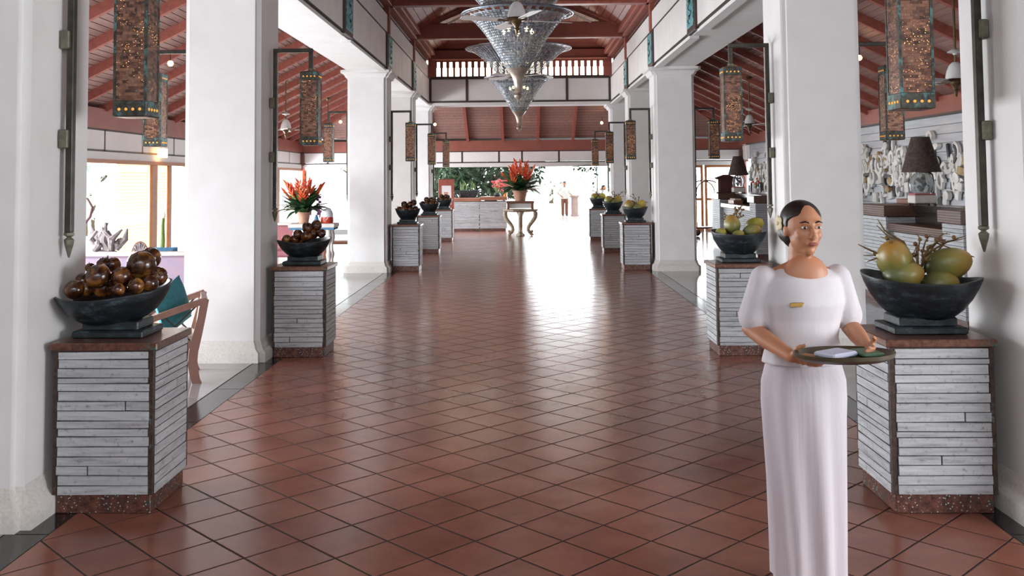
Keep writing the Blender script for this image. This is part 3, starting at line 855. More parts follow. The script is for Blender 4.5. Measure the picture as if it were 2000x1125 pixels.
# ------------------------------------------------------------------ chandeliers
def bead_mat():
    t = NT('woven_glass')
    v = t.coord('Object'); n = t.noise(v, 7, 3)
    col = t.vary(t.ramp(n, [(.3,'#6e7c88'),(.7,'#a9b6c0')]), val=.4)
    return t.set(col, .25, .15)
M_bead = bead_mat()
M_silver = simple('aged_silver', '#c2b5a6', '#9c8f82', .35, .55, scale=12)
M_rim = simple('pewter_rim', '#6f7680', '#8b929c', .35, .7, scale=10)
M_bulb = glow('warm_bulb', '#ffcf8a', 9.0)
M_copperband = simple('copper_band', '#a0684a', '#7a4a35', .35, .6, scale=14)
def chandelier(y, label, seed):
    r = random.Random(seed)
    o = empty('tiered_chandelier', (-.025, y, 0), 0, label, 'chandelier', 'woven chandeliers above the hall')
    MB().tube([(0,0,4.2),(0,0,RIDGE-.25)], .02, 8).build('rod', M_silver, o)
    for prof, nm in (([(1.27,4.87),(1.15,4.84),(1.0,4.74),(.86,4.62),(.72,4.49),(.6,4.37),(.5,4.25),(.46,4.19)], 'upper'),
                     ([(.82,4.17),(.74,4.145),(.64,4.06),(.54,3.95),(.45,3.83),(.35,3.67),(.26,3.52),(.19,3.40),(.165,3.36)], 'lower')):
        # resample the profile evenly
        P = [Vector((a,0,b)) for a, b in prof]; S = [0]
        for a, b in zip(P[:-1], P[1:]): S.append(S[-1]+(b-a).length)
        def at(t):
            t = max(0, min(S[-1], t))
            for i in range(len(P)-1):
                if t <= S[i+1]: return P[i].lerp(P[i+1], (t-S[i])/(S[i+1]-S[i]))
            return P[-1]
        nr = 26; nc = 72; mb = MB()
        for k in range(nr):
            band = k in (1, 2)
            a, b = at(S[-1]*(k+.11)/nr), at(S[-1]*(k+.89)/nr)
            for i in range(nc):
                if band and i % 2: continue
                a0, a1 = 2*pi*(i+.12)/nc, 2*pi*(i+.88)/nc
                t = r.uniform(-.003,.003); t2 = r.uniform(-.003,.003)
                mb.add([((a.x+t)*cos(a0),(a.x+t)*sin(a0),a.z),((a.x+t2)*cos(a1),(a.x+t2)*sin(a1),a.z),((b.x-t)*cos(a1),(b.x-t)*sin(a1),b.z),((b.x-t2)*cos(a0),(b.x-t2)*sin(a0),b.z)],[(0,1,2,3)])
        tier = mb.build('tier', M_bead, o, kind='stuff')
        for k in range(24):
            pts = [at(S[-1]*q/8) for q in range(9)]; a = 2*pi*k/24
            MB().tube([((p.x-.006)*cos(a),(p.x-.006)*sin(a),p.z) for p in pts], .004, 4).build('rib', M_rim, tier)
        for f, rr in ((0,.014),(.11,.007),(.04,.006)):
            p = at(S[-1]*f); n = 48
            MB().tube([(p.x*cos(2*pi*i/n),p.x*sin(2*pi*i/n),p.z) for i in range(n+1)], rr, 6, caps=False).build('rim_ring', M_rim, tier)
        p0, p1 = at(S[-1]*.045), at(S[-1]*.105)
        MB().lathe([(p0.x-.012,p0.z),(p1.x-.012,p1.z)], 48, caps=False).build('rim_band', M_copperband, tier)
        rb = .35 if nm == 'upper' else .22
        zb = 4.50 if nm == 'upper' else 3.92
        for k in range(5):
            a = 2*pi*k/5+.3
            b = MB().ell((rb*cos(a),rb*sin(a),zb),(.03,.03,.04),10,6).build('bulb', M_bulb, o, smooth=True)
            MB().tube([(rb*cos(a),rb*sin(a),zb-.04),(rb*.6*cos(a),rb*.6*sin(a),zb-.12),(0,0,zb-.12)], .007, 5).build('bulb_arm', M_silver, b)
    MB().lathe([(.0,3.372),(.165,3.37),(.172,3.36),(.16,3.345),(.125,3.30),(.09,3.24),(.068,3.17),(.056,3.10),(.05,3.045),(.06,3.03),(.06,3.015),(.045,3.0),(.05,2.985),(.062,2.965),(.055,2.94),(.035,2.92),(.018,2.905),(.02,2.895),(.008,2.875),(.0,2.865)], 24).build('finial', M_silver, o, smooth=True)
    for k in range(4):
        a = 2*pi*k/4+.4
        MB().ell((.15*cos(a),.15*sin(a),3.40),.02,8,6).build('finial_ball', M_silver, o, smooth=True)
    return o
chandelier(14.0, 'nearer two-tiered woven chandelier with a silver bell finial', 1)
chandelier(22.9, 'farther two-tiered woven chandelier in front of the end beam', 2)

# ------------------------------------------------------------------ ceiling fans
M_fanwhite = simple('fan_white', '#d9dada', '#cfd0d0', .35)
M_blade = simple('fan_blade', '#d3cfce', '#c4bfbe', .45)
M_brass = simple('dark_brass', '#5b4a38', '#7a674e', .35, .7, scale=12)
def fan(x, y, z, top, rot, label, R=.72, trim=None):
    o = empty('ceiling_fan', (x, y, z), rot, label, 'ceiling fan', 'ceiling fans')
    h = top-z
    MB().tube([(0,0,.2),(0,0,h)], .015, 8).build('rod', M_brass, o)
    MB().lathe([(.0,h-.01),(.07,h-.01),(.075,h-.04),(.05,h-.07),(.018,h-.1)], 16).build('canopy', M_brass, o, smooth=True)
    MB().lathe([(.018,.40),(.05,.38),(.085,.36),(.09,.35),(.03,.34),(.018,.32)], 20).build('collar_disc', M_fanwhite, o, smooth=True)
    MB().lathe([(.03,.235),(.05,.22),(.075,.19),(.1,.13),(.115,.06),(.112,.03),(.0,.03)], 24).build('motor_housing', M_fanwhite, o, smooth=True)
    MB().lathe([(.0,.03),(.13,.03),(.135,.018),(.12,.005),(.07,-.01),(.0,-.01)], 24).build('hub', M_brass, o, smooth=True)
    MB().lathe([(.06,-.01),(.065,-.03),(.04,-.06),(.028,-.09),(.034,-.105),(.02,-.13),(.012,-.17),(.0,-.185)], 16).build('hub_finial', M_brass, o, smooth=True)
    for k in range(4):
        M = Matrix.Rotation(pi/2*k, 4, 'Z') @ Matrix.Rotation(radians(10), 4, 'X')
        b = MB().loft([[(.19,-.05,.0),(.19,.05,.0),(.19,.05,.008),(.19,-.05,.008)],[(.26,-.065,0),(.26,.065,0),(.26,.065,.008),(.26,-.065,.008)],[(R-.06,-.075,0),(R-.06,.075,0),(R-.06,.075,.008),(R-.06,-.075,.008)],[(R,-.045,0),(R,.045,0),(R,.045,.008),(R,-.045,.008)]], M=M).build('blade', M_blade, o)
        MB().loft([[(.1,-.018,-.004),(.1,.018,-.004),(.1,.018,.001),(.1,-.018,.001)],[(.25,-.03,-.006),(.25,.03,-.006),(.25,.03,.0),(.25,-.03,.0)]], M=M).build('blade_iron', M_brass, b)
    return o
fan(-.03, 11.7, 3.69, RIDGE-.2, radians(20), 'white ceiling fan in front of the nearer chandelier')
fan(-.03, 18.3, 3.70, RIDGE-.2, radians(50), 'white ceiling fan between the two chandeliers')
fan(-5.2, 21.1, 2.87, zr(5.2)-.0, radians(10), 'white ceiling fan in the left aisle, seen beside the second left lantern')
fan(-5.25, 26.0, 2.87, zr(5.25)-.0, radians(35), 'white ceiling fan at the far end of the left aisle')
fan(5.2, 21.8, 2.92, zr(5.2)-.0, radians(15), 'white ceiling fan in the right aisle beyond the second column')
fan(5.2, 11.5, 2.86, zr(5.2)-.0, radians(28), 'white ceiling fan in the right aisle above the nearer desk')

# ------------------------------------------------------------------ small spotlights on the rafters
M_spot = glow('spot_glow', '#ffb45c', 22.0)
def spot(p, label, aim):
    o = empty('spotlight', p, 0, label, 'spotlight', 'small spotlights on the rafters')
    d = Vector(aim).normalized(); q = d.to_track_quat('Z', 'Y').to_matrix().to_4x4()
    MB().lathe([(.0,-.07),(.03,-.07),(.035,-.05),(.05,.05),(.047,.052),(.045,.04)], 14, M=q).build('spot_can', M_iron, o, smooth=True)
    MB().lathe([(.0,.045),(.045,.046),(.035,.06),(.0,.066)], 12, M=q).build('spot_lens', M_spot, o)
    MB().tube([(0,0,.0),(0,.02,.06),(0,.02,.17)], .008, 6).build('spot_arm', M_iron, o)
    return o
spot((-5.47,14.78,3.60), 'glowing spotlight on a rafter beside the nearest left lantern', (.6,-1,-.3))
spot((-5.54,29.3,3.55), 'glowing spotlight on the far hip of the left aisle', (.4,-1,-.2))
spot((5.38,15.2,3.62), 'glowing spotlight on a rafter in the right aisle', (-.6,-1,-.3))
spot((-2.68,29.8,3.47), 'small glowing spotlight under the far roof, at its left', (.5,-1,-.2))
spot((2.55,29.8,3.47), 'small glowing spotlight under the far roof, at its right', (-.5,-1,-.2))
# ------------------------------------------------------------------ people
M_skin = simple('skin', '#b98160', '#aa7454', .5, scale=8)
M_hair = simple('black_hair', '#15110f', '#241c18', .4, scale=40, stretch=(1,1,.2))
M_cloth = simple('white_cloth', '#d3cfd2', '#c6c1c6', .8, scale=14, stretch=(1,1,.15), bump=.15, bdist=.01)
M_skirt = simple('white_skirt', '#cdc6cb', '#beb6bd', .8, scale=10, stretch=(1.4,1.4,.08), bump=.35, bdist=.02)
M_eye = simple('eye_white', '#e5e0da', rough=.25)
M_iris = simple('iris', '#1c120d', rough=.2)
M_lip = simple('lips', '#8f4a42', rough=.45)

def remesh(o, v, smooth=6, f=.5):
    m = o.modifiers.new('union', 'REMESH'); m.mode = 'VOXEL'; m.voxel_size = v; m.use_smooth_shade = True
    s = o.modifiers.new('soft', 'SMOOTH'); s.iterations = smooth; s.factor = f
    return o
def limb(mb, pts, rs, n=14):
    # rounded chain: tapered tube with a ball at each joint
    mb.tube(pts, rs, n)
    for p, r in zip(pts, rs): mb.ell(p, r*.995, 14, 10)
def hand(mb, w, d, nrm, side, curl=.9, k=1.0):
    """w wrist, d direction of the fingers, nrm back-of-hand normal, side the thumb side"""
    w = Vector(w); d = Vector(d).normalized(); nrm = Vector(nrm); nrm = (nrm - d*nrm.dot(d)).normalized(); sd = d.cross(nrm).normalized()
    if sd.dot(Vector(side)) < 0: sd = -sd
    for f in (.02,.045,.07):
        for q in (-.022,-.008,.008,.022):
            mb.ell(tuple(w+(d*f+sd*q)*k), (.013*k,.013*k,.013*k), 10, 8)
    for q, L in ((.028,.066),(.0095,.074),(-.009,.070),(-.026,.055)):
        p = w+(d*.08+sd*q)*k; pts = [p]; a = .15
        for seg in (.42,.33,.25):
            dd = d*cos(a)-nrm*sin(a); pts.append(pts[-1]+dd*L*seg*k); a += curl*.75
        limb(mb, [tuple(x) for x in pts], [.0092*k,.0088*k,.008*k,.0068*k], 8)
    p = w+(d*.025+sd*.028)*k
    q = p+(d*.6+sd*.75-nrm*.2).normalized()*.036*k; e = q+(d*.9+sd*.2-nrm*.45).normalized()*.03*k
    limb(mb, [tuple(p), tuple(q), tuple(e)], [.012*k,.0105*k,.008*k], 8)

def head_shape(mb, c, k=1.0):
    x, y, z = c
    mb.ell((x, y+.008*k, z+.022*k), (.075*k,.092*k,.092*k), 22, 16)
    mb.ell((x, y-.012*k, z-.035*k), (.06*k,.072*k,.075*k), 20, 14)
    mb.ell((x, y-.045*k, z-.088*k), (.03*k,.03*k,.026*k), 14, 10)
    mb.tube([(x,y-.082*k,z+.02*k),(x,y-.096*k,z-.012*k),(x,y-.104*k,z-.03*k)],[.008*k,.010*k,.013*k],10)
    mb.ell((x,y-.092*k,z-.034*k),(.019*k,.014*k,.010*k),12,8)
    mb.ell((x,y-.075*k,z+.026*k),(.05*k,.015*k,.012*k),14,8)
    mb.ell((x,y-.084*k,z-.062*k),(.024*k,.012*k,.011*k),12,8)
    for s in (-1,1):
        mb.ell((x+s*.074*k,y+.012*k,z-.008*k),(.010*k,.018*k,.03*k),10,8)
        mb.ell((x+s*.036*k,y-.05*k,z-.026*k),(.022*k,.026*k,.026*k),12,8)
def face_parts(p, c, k=1.0):
    x, y, z = c
    for s in (-1,1):
        e = MB().ell((x+s*.031*k,y-.078*k,z+.006*k),(.0125*k,.008*k,.0058*k),12,8).build('eye', M_eye, p, smooth=True)
        MB().ell((x+s*.031*k,y-.0845*k,z+.006*k),(.0062*k,.0035*k,.0056*k),10,6).build('iris', M_iris, e, smooth=True)
        MB().tube([(x+s*.014*k,y-.0875*k,z+.026*k),(x+s*.03*k,y-.087*k,z+.032*k),(x+s*.05*k,y-.075*k,z+.026*k)],[.003*k,.004*k,.002*k],6).build('eyebrow', M_hair, p)
    MB().ell((x,y-.0935*k,z-.062*k),(.022*k,.0055*k,.0075*k),12,8).build('mouth', M_lip, p, smooth=True)

WRZ = radians(8)
# the waitress crossing the hall (at rest, as she stands in stride)
wt = empty('person', (1.20, 4.15, 0), WRZ, 'woman in a long white dress with black hair tied back carrying a tray', 'person')
hc = (.0, -.02, 1.525)
b = MB(); head_shape(b, hc)
b.tube([(0,.03,1.30),(0,.018,1.38),(0,.005,1.46)], [.062,.052,.05], 16)
b.ell((0,-.032,1.325),(.098,.058,.09),20,14)
for s in (-1,1): limb(b, [(s*.05,.02,1.33),(s*.12,.02,1.308),(s*.165,.02,1.298)], [.05,.046,.046])
b.ell((0,.01,1.20),(.135,.09,.17),18,12); b.ell((0,.01,1.0),(.115,.085,.14),18,12); b.ell((0,.02,.87),(.15,.11,.14),18,12)
aR = [(-.165,.02,1.31),(-.215,.05,1.10),(-.13,-.17,1.015)]
aL = [(.165,.02,1.31),(.225,.04,1.10),(.185,-.19,1.045)]
limb(b, aR, [.047,.04,.027]); limb(b, aL, [.047,.04,.027])
limb(b, [aR[1], (-.18,-.04,1.06), aR[2]], [.04,.038,.026]); limb(b, [aL[1], (.205,-.07,1.075), aL[2]], [.04,.038,.026])
hand(b, aR[2], (.5,-.8,-.05), (-.7,-.3,-.6), (0,0,1), .55)
hand(b, aL[2], (-.35,-.9,-.1), (.8,-.2,-.5), (0,0,1), .55)
for s in (-1,1):
    st = -.06 if s < 0 else .07
    limb(b, [(s*.08,.02,.86),(s*.075,.0+st*.5,.48),(s*.06,.03+st,.10)], [.082,.056,.036])
    limb(b, [(s*.06,.04+st,.045),(s*.062,-.06+st,.035),(s*.065,-.14+st,.028)], [.036,.034,.026])
body = b.build('body', M_skin, wt); remesh(body, .0055, 5)
face_parts(wt, hc)
b = MB()
b.ell((0,.006,1.556),(.085,.105,.09),20,14); b.ell((0,.045,1.51),(.074,.07,.08),18,12)
hair = b.build('hair', M_hair, wt)
# front of the hairline is cut back so that the face stays open
for v in hair.data.vertices:
    if v.co.y < -.052 and v.co.z < 1.572: v.co.y = -.035; v.co.x *= .95
remesh(hair, .006, 4)
MB().ell((0,.125,1.50),(.05,.045,.05),16,12).build('hair_bun', M_hair, wt, smooth=True)
fl_ = MB()
for k in range(5):
    a = 2*pi*k/5; fl_.ell((-.088,.03+.02*cos(a),1.545+.02*sin(a)),(.006,.016,.016),8,6)
fl_.ell((-.094,.03,1.545),(.006,.008,.008),8,6)
fl_.build('hair_flower', simple('cream_petal','#e9e0c2','#d9c98c',.6), wt, smooth=True)
# blouse with short sleeves
def ring(rx, ry, z, cy=.01, n=40, fold=0, ph=0, nf=9):
    return [((rx+fold*sin(nf*2*pi*i/n+ph))*cos(2*pi*i/n), cy+(ry+fold*sin(nf*2*pi*i/n+ph))*sin(2*pi*i/n), z) for i in range(n)]
b = MB()
b.loft([ring(.18,.132,.955,fold=.003),ring(.168,.125,1.0,fold=.003),ring(.15,.112,1.06),ring(.162,.118,1.14),ring(.172,.13,1.21,.0),ring(.172,.118,1.27,.005),ring(.165,.1,1.32,.012),ring(.12,.07,1.352,.02),ring(.08,.045,1.36,.025)])
for a in (aR, aL):
    p0, p1 = Vector(a[0]), Vector(a[1])
    limb(b, [tuple(p0+Vector((0,0,.0))), tuple(p0.lerp(p1,.4)), tuple(p0.lerp(p1,.78))], [.058,.062,.066])
bl = b.build('blouse', M_cloth, wt); remesh(bl, .007, 4)
MB().cbox((-.075,-.118,1.215),(.07,.006,.018),b=.002).build('name_badge', simple('brass_badge','#b08d4a','#97773a',.4,.6), wt)
b = MB()
R_ = [(.142,.108,1.0,.0),(.165,.122,.94,.0),(.182,.136,.88,.003),(.184,.138,.80,.005),(.178,.138,.68,.008),(.170,.138,.55,.010),(.162,.138,.40,.012),(.156,.138,.26,.013),(.152,.136,.14,.014),(.150,.134,.06,.014),(.146,.13,.06,.014),(.14,.12,.3,.01)]
b.loft([ring(rx, ry, z, .015, 48, fo, z*2.0, 8) for rx, ry, z, fo in R_], caps=False)
b.build('skirt', M_skirt, wt, smooth=True, sharp=70)
tr = empty('serving_tray', (0,0,0), 0, 'dark oval tray held by the woman in white', 'tray')
Mw = Matrix.Translation((1.20,4.15,0)) @ Matrix.Rotation(WRZ, 4, 'Z')
tr.location = Mw @ Vector((.03,-.30,1.03)); tr.rotation_euler = (0,0,WRZ)
M_tray = simple('dark_tray', '#3a3226', '#554a35', .4, scale=12)
MB().lathe([(.0,0),(.17,0),(.2,.022),(.205,.022),(.2,.006),(.172,-.008),(.0,-.008)], 32, sx=1.0, sy=.66).build('tray_dish', M_tray, tr, smooth=True)
nk = MB().cbox((0,0,.012),(.15,.10,.02),b=.006).build('folded_napkin', simple('pale_napkin','#cfd3e4','#bfc4da',.8), None, loc=tuple(Mw @ Vector((.0,-.29,1.032))), label='pale folded napkin lying on the dark tray', cat='napkin')
nk.rotation_euler.z = radians(35)
nk = MB().cbox((0,0,.010),(.09,.12,.016),b=.005).build('menu_card', simple('green_card','#5d7d62','#4c6a52',.6), None, loc=tuple(Mw @ Vector((.135,-.28,1.032))), label='small green booklet lying on the dark tray', cat='booklet')
nk.rotation_euler.z = radians(10)

# two members of staff outside the far end
M_shirt = simple('white_shirt', '#d9d6d6', '#cfcbcb', .8)
M_trouser = simple('brown_trousers', '#7d4f3e', '#6b4234', .8)
M_shoe = simple('dark_shoe', '#3d2c26', rough=.5)
def staff(loc, rz, label, pose):
    p = empty('person', loc, rz, label, 'person')
    lean = pose.get('lean', 0.0); kz = pose.get('k', 1.0)
    def L(q):   # leans the upper body forward about the hips
        x, y, z = q
        if z > .9:
            h = z-.9; y, z = y*cos(lean)-h*sin(lean), .9 + h*cos(lean)+y*sin(lean)
        return (x*kz, y*kz, z*kz)
    hc = L((0,-.02,1.50))
    b = MB(); head_shape(b, hc, kz)
    b.tube([L((0,.02,1.28)),L((0,.0,1.44))], [.058*kz,.05*kz], 12)
    for a in pose['arms']:
        limb(b, [L(q) for q in a], [.045*kz,.038*kz,.026*kz], 10)
        d = Vector(L(a[2]))-Vector(L(a[1])); hand(b, L(a[2]), d, pose.get('nrm',(0,-1,.3)), (0,0,1), .5, kz)
    for s in (-1,1): limb(b, [(s*.09*kz,.0,.12*kz),(s*.09*kz,.02,.07*kz)], [.045*kz,.04*kz], 10)
    b.ell(L((0,.01,1.1)),(.12,.09,.2),14,10)
    remesh(b.build('body', M_skin, p), .011, 4)
    h = MB().ell((hc[0],hc[1]+.012,hc[2]+.035),(.083,.096,.085),16,12); h.ell((hc[0],hc[1]+.045,hc[2]-.01),(.074,.07,.08),14,10)
    ho = h.build('hair', M_hair, p)
    for v in ho.data.vertices:
        if v.co.y < hc[1]-.025 and v.co.z < hc[2]+.055: v.co.y = hc[1]-.01
    remesh(ho, .012, 3)
    face_parts(p, hc, kz)
    b = MB()
    for z, rx, ry in ((.80,.17,.12),(.95,.165,.118),(1.1,.17,.12),(1.2,.185,.125),(1.3,.185,.11),(1.36,.11,.07)):
        pass
    rings = []
    for z, rx, ry in ((.80,.172,.125),(.95,.165,.12),(1.1,.17,.122),(1.2,.185,.125),(1.29,.182,.11),(1.345,.11,.075)):
        rings.append([L((rx*cos(2*pi*i/24), .01+ry*sin(2*pi*i/24), z)) for i in range(24)])
    b.loft(rings)
    for a in pose['arms']:
        p0, p1 = Vector(L(a[0])), Vector(L(a[1]))
        limb(b, [tuple(p0), tuple(p0.lerp(p1,.9))], [.062*kz,.056*kz], 10)
    remesh(b.build('shirt', M_shirt, p), .013, 3)
    b = MB(); b.ell((0,.01,.86),(.16,.115,.12),16,10)
    for s in (-1,1): limb(b, [(s*.085,.01,.84),(s*.09,.0,.48),(s*.09,.01,.10)], [.09,.075,.07], 12)
    remesh(b.build('trousers', M_trouser, p), .014, 3)
    for s in (-1,1):
        MB().ell((s*.09,-.05,.04),(.048,.125,.04),14,8).build('shoe', M_shoe, p, smooth=True)
    return p
staff((2.03,44.7,0), radians(5), 'man in white shirt and brown trousers standing with one hand on his hip', dict(arms=[[(-.17,.01,1.29),(-.33,.03,1.08),(-.17,-.06,.93)],[(.17,.01,1.29),(.25,.0,1.05),(.30,-.14,.98)]]))
staff((3.28,42.5,0), radians(60), 'person in white bending forward behind the far coconut bowls', dict(lean=.75, arms=[[(-.17,.01,1.29),(-.2,-.16,1.12),(-.14,-.30,1.0)],[(.17,.01,1.29),(.2,-.16,1.12),(.14,-.30,1.0)]]))
# ------------------------------------------------------------------ plants and flowers
M_leaf = NT('green_leaf'); _v = M_leaf.coord('Object'); _n = M_leaf.noise(_v, 9)
M_leaf = M_leaf.set(M_leaf.vary(M_leaf.ramp(_n, [(.3,'#1f3a24'),(.7,'#44683c')]), val=.35), .4)
M_bract = NT('orange_bract'); _v = M_bract.coord('Object'); _n = M_bract.noise(_v, 20)
M_bract = M_bract.set(M_bract.vary(M_bract.ramp(_n, [(.3,'#c9412c'),(.7,'#e8743c')]), h=.012, val=.15), .45)
M_pot = simple('terracotta_pot', '#b98d76', '#a67a64', .7, scale=12)
M_stalk = simple('green_stalk', '#5d7a3a', '#7b8f48', .5, scale=14)
def leaf_mesh(mb, base, az, el, L, W, droop, n=6):
    d = Vector((cos(az), sin(az), 0)); sd = Vector((-sin(az), cos(az), 0)); p = Vector(base); e = el
    pl = []
    for k in range(n+1):
        f = k/n; w = W*sin(pi*(.08+.92*f)**.8)*.5 if k < n else 0.002
        up = Vector((0,0,1))*cos(e) - d*sin(e)
        pl.append((tuple(p-sd*w+up*w*.35), tuple(p), tuple(p+sd*w+up*w*.35)))
        p = p + (d*cos(e)+Vector((0,0,1))*sin(e))*L/n; e -= droop/n
    v = [q for t in pl for q in t]; f = []
    for k in range(n):
        a = 3*k; f += [(a,a+1,a+4,a+3),(a+1,a+2,a+5,a+4)]
    mb.add(v, f)
def heliconia(loc, label, k=1.0, nl=26, nf=9, seed=1, pot=True, potr=.17, poth=.27, lk=1.0):
    r = random.Random(seed)
    o = empty('flower_arrangement', loc, 0, label, 'flower arrangement')
    if pot:
        MB().lathe([(.0,.0),(potr*.68,0),(potr*.76,poth*.3),(potr*.95,poth*.86),(potr*1.06,poth*.88),(potr*1.06,poth),(potr*.92,poth),(potr*.86,poth*.85),(.0,poth*.84)], 24).build('pot', M_pot, o, smooth=True)
    z0 = poth*.85
    for i in range(nl):
        mb = MB(); az = r.uniform(0,2*pi)
        leaf_mesh(mb, (.05*cos(az),.05*sin(az),z0+r.uniform(0,.08)), az, r.uniform(.2,1.3), r.uniform(.42,.62)*k*lk, r.uniform(.11,.18)*k*lk, r.uniform(.3,1.2))
        mb.build('leaf', M_leaf, o, smooth=True)
    for i in range(nf):
        az = 2*pi*i/nf + r.uniform(-.3,.3); tilt = r.uniform(.1,.8) if i else .02
        H = r.uniform(.70,.90)*k*(1-.22*tilt)
        d = Vector((cos(az)*sin(tilt), sin(az)*sin(tilt), cos(tilt)))
        st = MB().tube([(0,0,z0), tuple(Vector((0,0,z0))+d*H*.5), tuple(Vector((0,0,z0))+d*H)], [.011,.009,.006], 6).build('flower_stem', M_stalk, o)
        mb = MB(); side = Vector((-sin(az), cos(az), 0))
        for q in range(7):
            p = Vector((0,0,z0))+d*H*(.60+.068*q); sg = 1 if q % 2 else -1
            t = p + (side*sg*.12*(1-q*.07)+d*.12)*k
            u = d.cross(side).normalized()*.022*k
            mb.loft([[tuple(p-u-d*.026*k),tuple(p+u-d*.026*k),tuple(p+u+d*.026*k),tuple(p-u+d*.026*k)],
                     [tuple(p.lerp(t,.5)-u*1.3-d*.034*k),tuple(p.lerp(t,.5)+u*1.3-d*.034*k),tuple(p.lerp(t,.5)+u*.8+d*.02*k),tuple(p.lerp(t,.5)-u*.8+d*.02*k)],
                     [tuple(t-u*.15),tuple(t+u*.15),tuple(t+u*.15+d*.004),tuple(t-u*.15+d*.004)]])
        mb.build('flower_bract', M_bract, st)
    return o

# ------------------------------------------------------------------ left lounge
M_pinkwood = simple('pinkish_wood', '#9a7268', '#84604f', .5, scale=6, stretch=(1,1,.4))
M_cream = simple('cream_cloth', '#d8cdbf', '#c9bdae', .85, scale=30)
M_tealcloth = simple('teal_cloth', '#3b8690', '#2f707c', .8, scale=30, bump=.2)
M_rose = simple('rose_upholstery', '#9c6262', '#8a5560', .85, scale=7, bump=.15)
M_purple = simple('purple_upholstery', '#8f8299', '#9c8490', .85, scale=9, bump=.15)
M_bluecloth = simple('blue_cloth', '#4f7d9c', '#3e6a8a', .8, scale=20)
M_whitewood = simple('pale_wood', '#d5cfca', '#c4bcb6', .55, scale=8)
M_drift = simple('driftwood', '#8d8483', '#5f5759', .75, scale=18, bump=.4, bdist=.01)
M_brownwood = simple('brown_wood', '#8a5a44', '#744935', .5, scale=6)

def pillow(name, loc, rot, size, mat, label, group=None):
    mb = MB(); n = 10; w, h, t = size
    def pt(i, j, s):
        u, v = -1+2*i/n, -1+2*j/n
        th = t*((1-u**4)*(1-v**4))**.5*.5
        pinch = 1-.06*(1-abs(u))*abs(v)**4-.06*(1-abs(v))*abs(u)**4
        return (u*w/2*(1-.05*(1-v*v)), s*th, v*h/2*(1-.05*(1-u*u)))
    for s in (-1,1):
        v = [pt(i,j,s) for j in range(n+1) for i in range(n+1)]
        f = [(j*(n+1)+i, j*(n+1)+i+1, (j+1)*(n+1)+i+1, (j+1)*(n+1)+i)[::(1 if s < 0 else -1)] for j in range(n) for i in range(n)]
        mb.add(v, f)
    o = empty(name, loc, 0, label, 'cushion', group); o.rotation_euler = rot
    MB.build(mb, 'cushion_cover', mat, o, smooth=True, sharp=80)
    edge = [pt(i,0,0) for i in range(n+1)]+[pt(n,j,0) for j in range(1,n+1)]+[pt(n-i,n,0) for i in range(1,n+1)]+[pt(0,n-j,0) for j in range(1,n+1)]
    MB().tube(edge, .006, 6, caps=False).build('piping', mat, o, smooth=True)
    return o

# armchair: side frame with crossed lattice, arm falling towards the front
ac = empty('lattice_armchair', (-3.25, 8.52, 0), radians(20), 'pinkish wooden armchair with lattice sides beside the nearest left pedestal', 'armchair')
for yy in (-.31, .31):
    lg = MB()
    back = [(.40,yy,.775),(.375,yy,.62),(.345,yy,.45),(.315,yy,.30),(.305,yy,.18),(.33,yy,.04),(.345,yy,.0)]
    rings = [[(x-.044+.012*(z>.5),y-.026,z),(x+.034,y-.026,z),(x+.034,y+.026,z),(x-.044+.012*(z>.5),y+.026,z)] for x,y,z in back]
    lg.loft(rings); lg.build('leg', M_pinkwood, ac)
    MB().loft([[(x-.028,y-.022,z),(x+.024,y-.022,z),(x+.024,y+.022,z),(x-.028,y+.022,z)] for x,y,z in ((-.34,yy,.50),(-.345,yy,.3),(-.35,yy,.0))]).build('leg', M_pinkwood, ac)
    MB().bar((-.37,yy,.50),(.415,yy,.775),.06,.055).build('arm', M_pinkwood, ac)
    MB().bar((-.34,yy,.36),(.31,yy,.36),.04,.06).build('side_rail', M_pinkwood, ac)
    for a, b in (((-.3,.38),(.0,.62)),((-.02,.38),(-.22,.55)),((.02,.40),(.33,.72)),((.28,.40),(.06,.64)),((.04,.38),(.04,.64))):
        MB().bar((a[0],yy,a[1]),(b[0],yy,b[1]),.012,.014).build('lattice_rod', M_iron, ac)
MB().bar((.40,-.31,.76),(.40,.31,.76),.045,.05).build('top_rail', M_pinkwood, ac)
MB().loft([[(.33,-.285,.40),(.365,-.285,.40),(.365,.285,.40),(.33,.285,.40)],[(.375,-.285,.74),(.405,-.285,.74),(.405,.285,.74),(.375,.285,.74)]]).build('backrest', M_cream, ac)
box_obj('seat', M_cream, ac, -.36, .34, -.285, .285, .33, .43, b=.03)
ac.scale = (1,1,.92)
pillow('teal_cushion', (-3.10, 8.50, .64), (radians(-8), radians(-18), radians(80)), (.44,.40,.15), M_tealcloth, 'teal cushion leaning in the lattice armchair')

def settee(name, loc, rz, w, label, mat, hb=.92):
    o = empty(name, loc, rz, label, 'sofa')
    box_obj('seat', mat, o, -w/2+.05, w/2-.05, -.36, .30, .28, .44, b=.04)
    box_obj('backrest', mat, o, -w/2+.06, w/2-.06, .30, .40, .44, hb-.05, b=.03)
    box_obj('top_rail', M_whitewood, o, -w/2, w/2, .29, .42, hb-.05, hb, b=.012)
    for s in (-1,1):
        box_obj('arm', M_whitewood, o, *sorted((s*(w/2-.06), s*w/2)), -.40, .42, .55, .61, b=.012)
        for yy in (-.37,.37):
            box_obj('leg', M_whitewood, o, *sorted((s*(w/2-.055), s*(w/2-.005))), yy-.03, yy+.03, 0, .56 if yy < 0 else hb-.05, b=.008)
    return o
settee('settee', (-4.72, 12.2, 0), radians(182), 1.75, 'settee with purple upholstery and pale frame behind the nearest brown fruit', M_purple, .88)
settee('settee', (-4.75, 18.6, 0), radians(175), 1.15, 'settee with rose upholstered back behind the second left bowl', M_rose, .95)
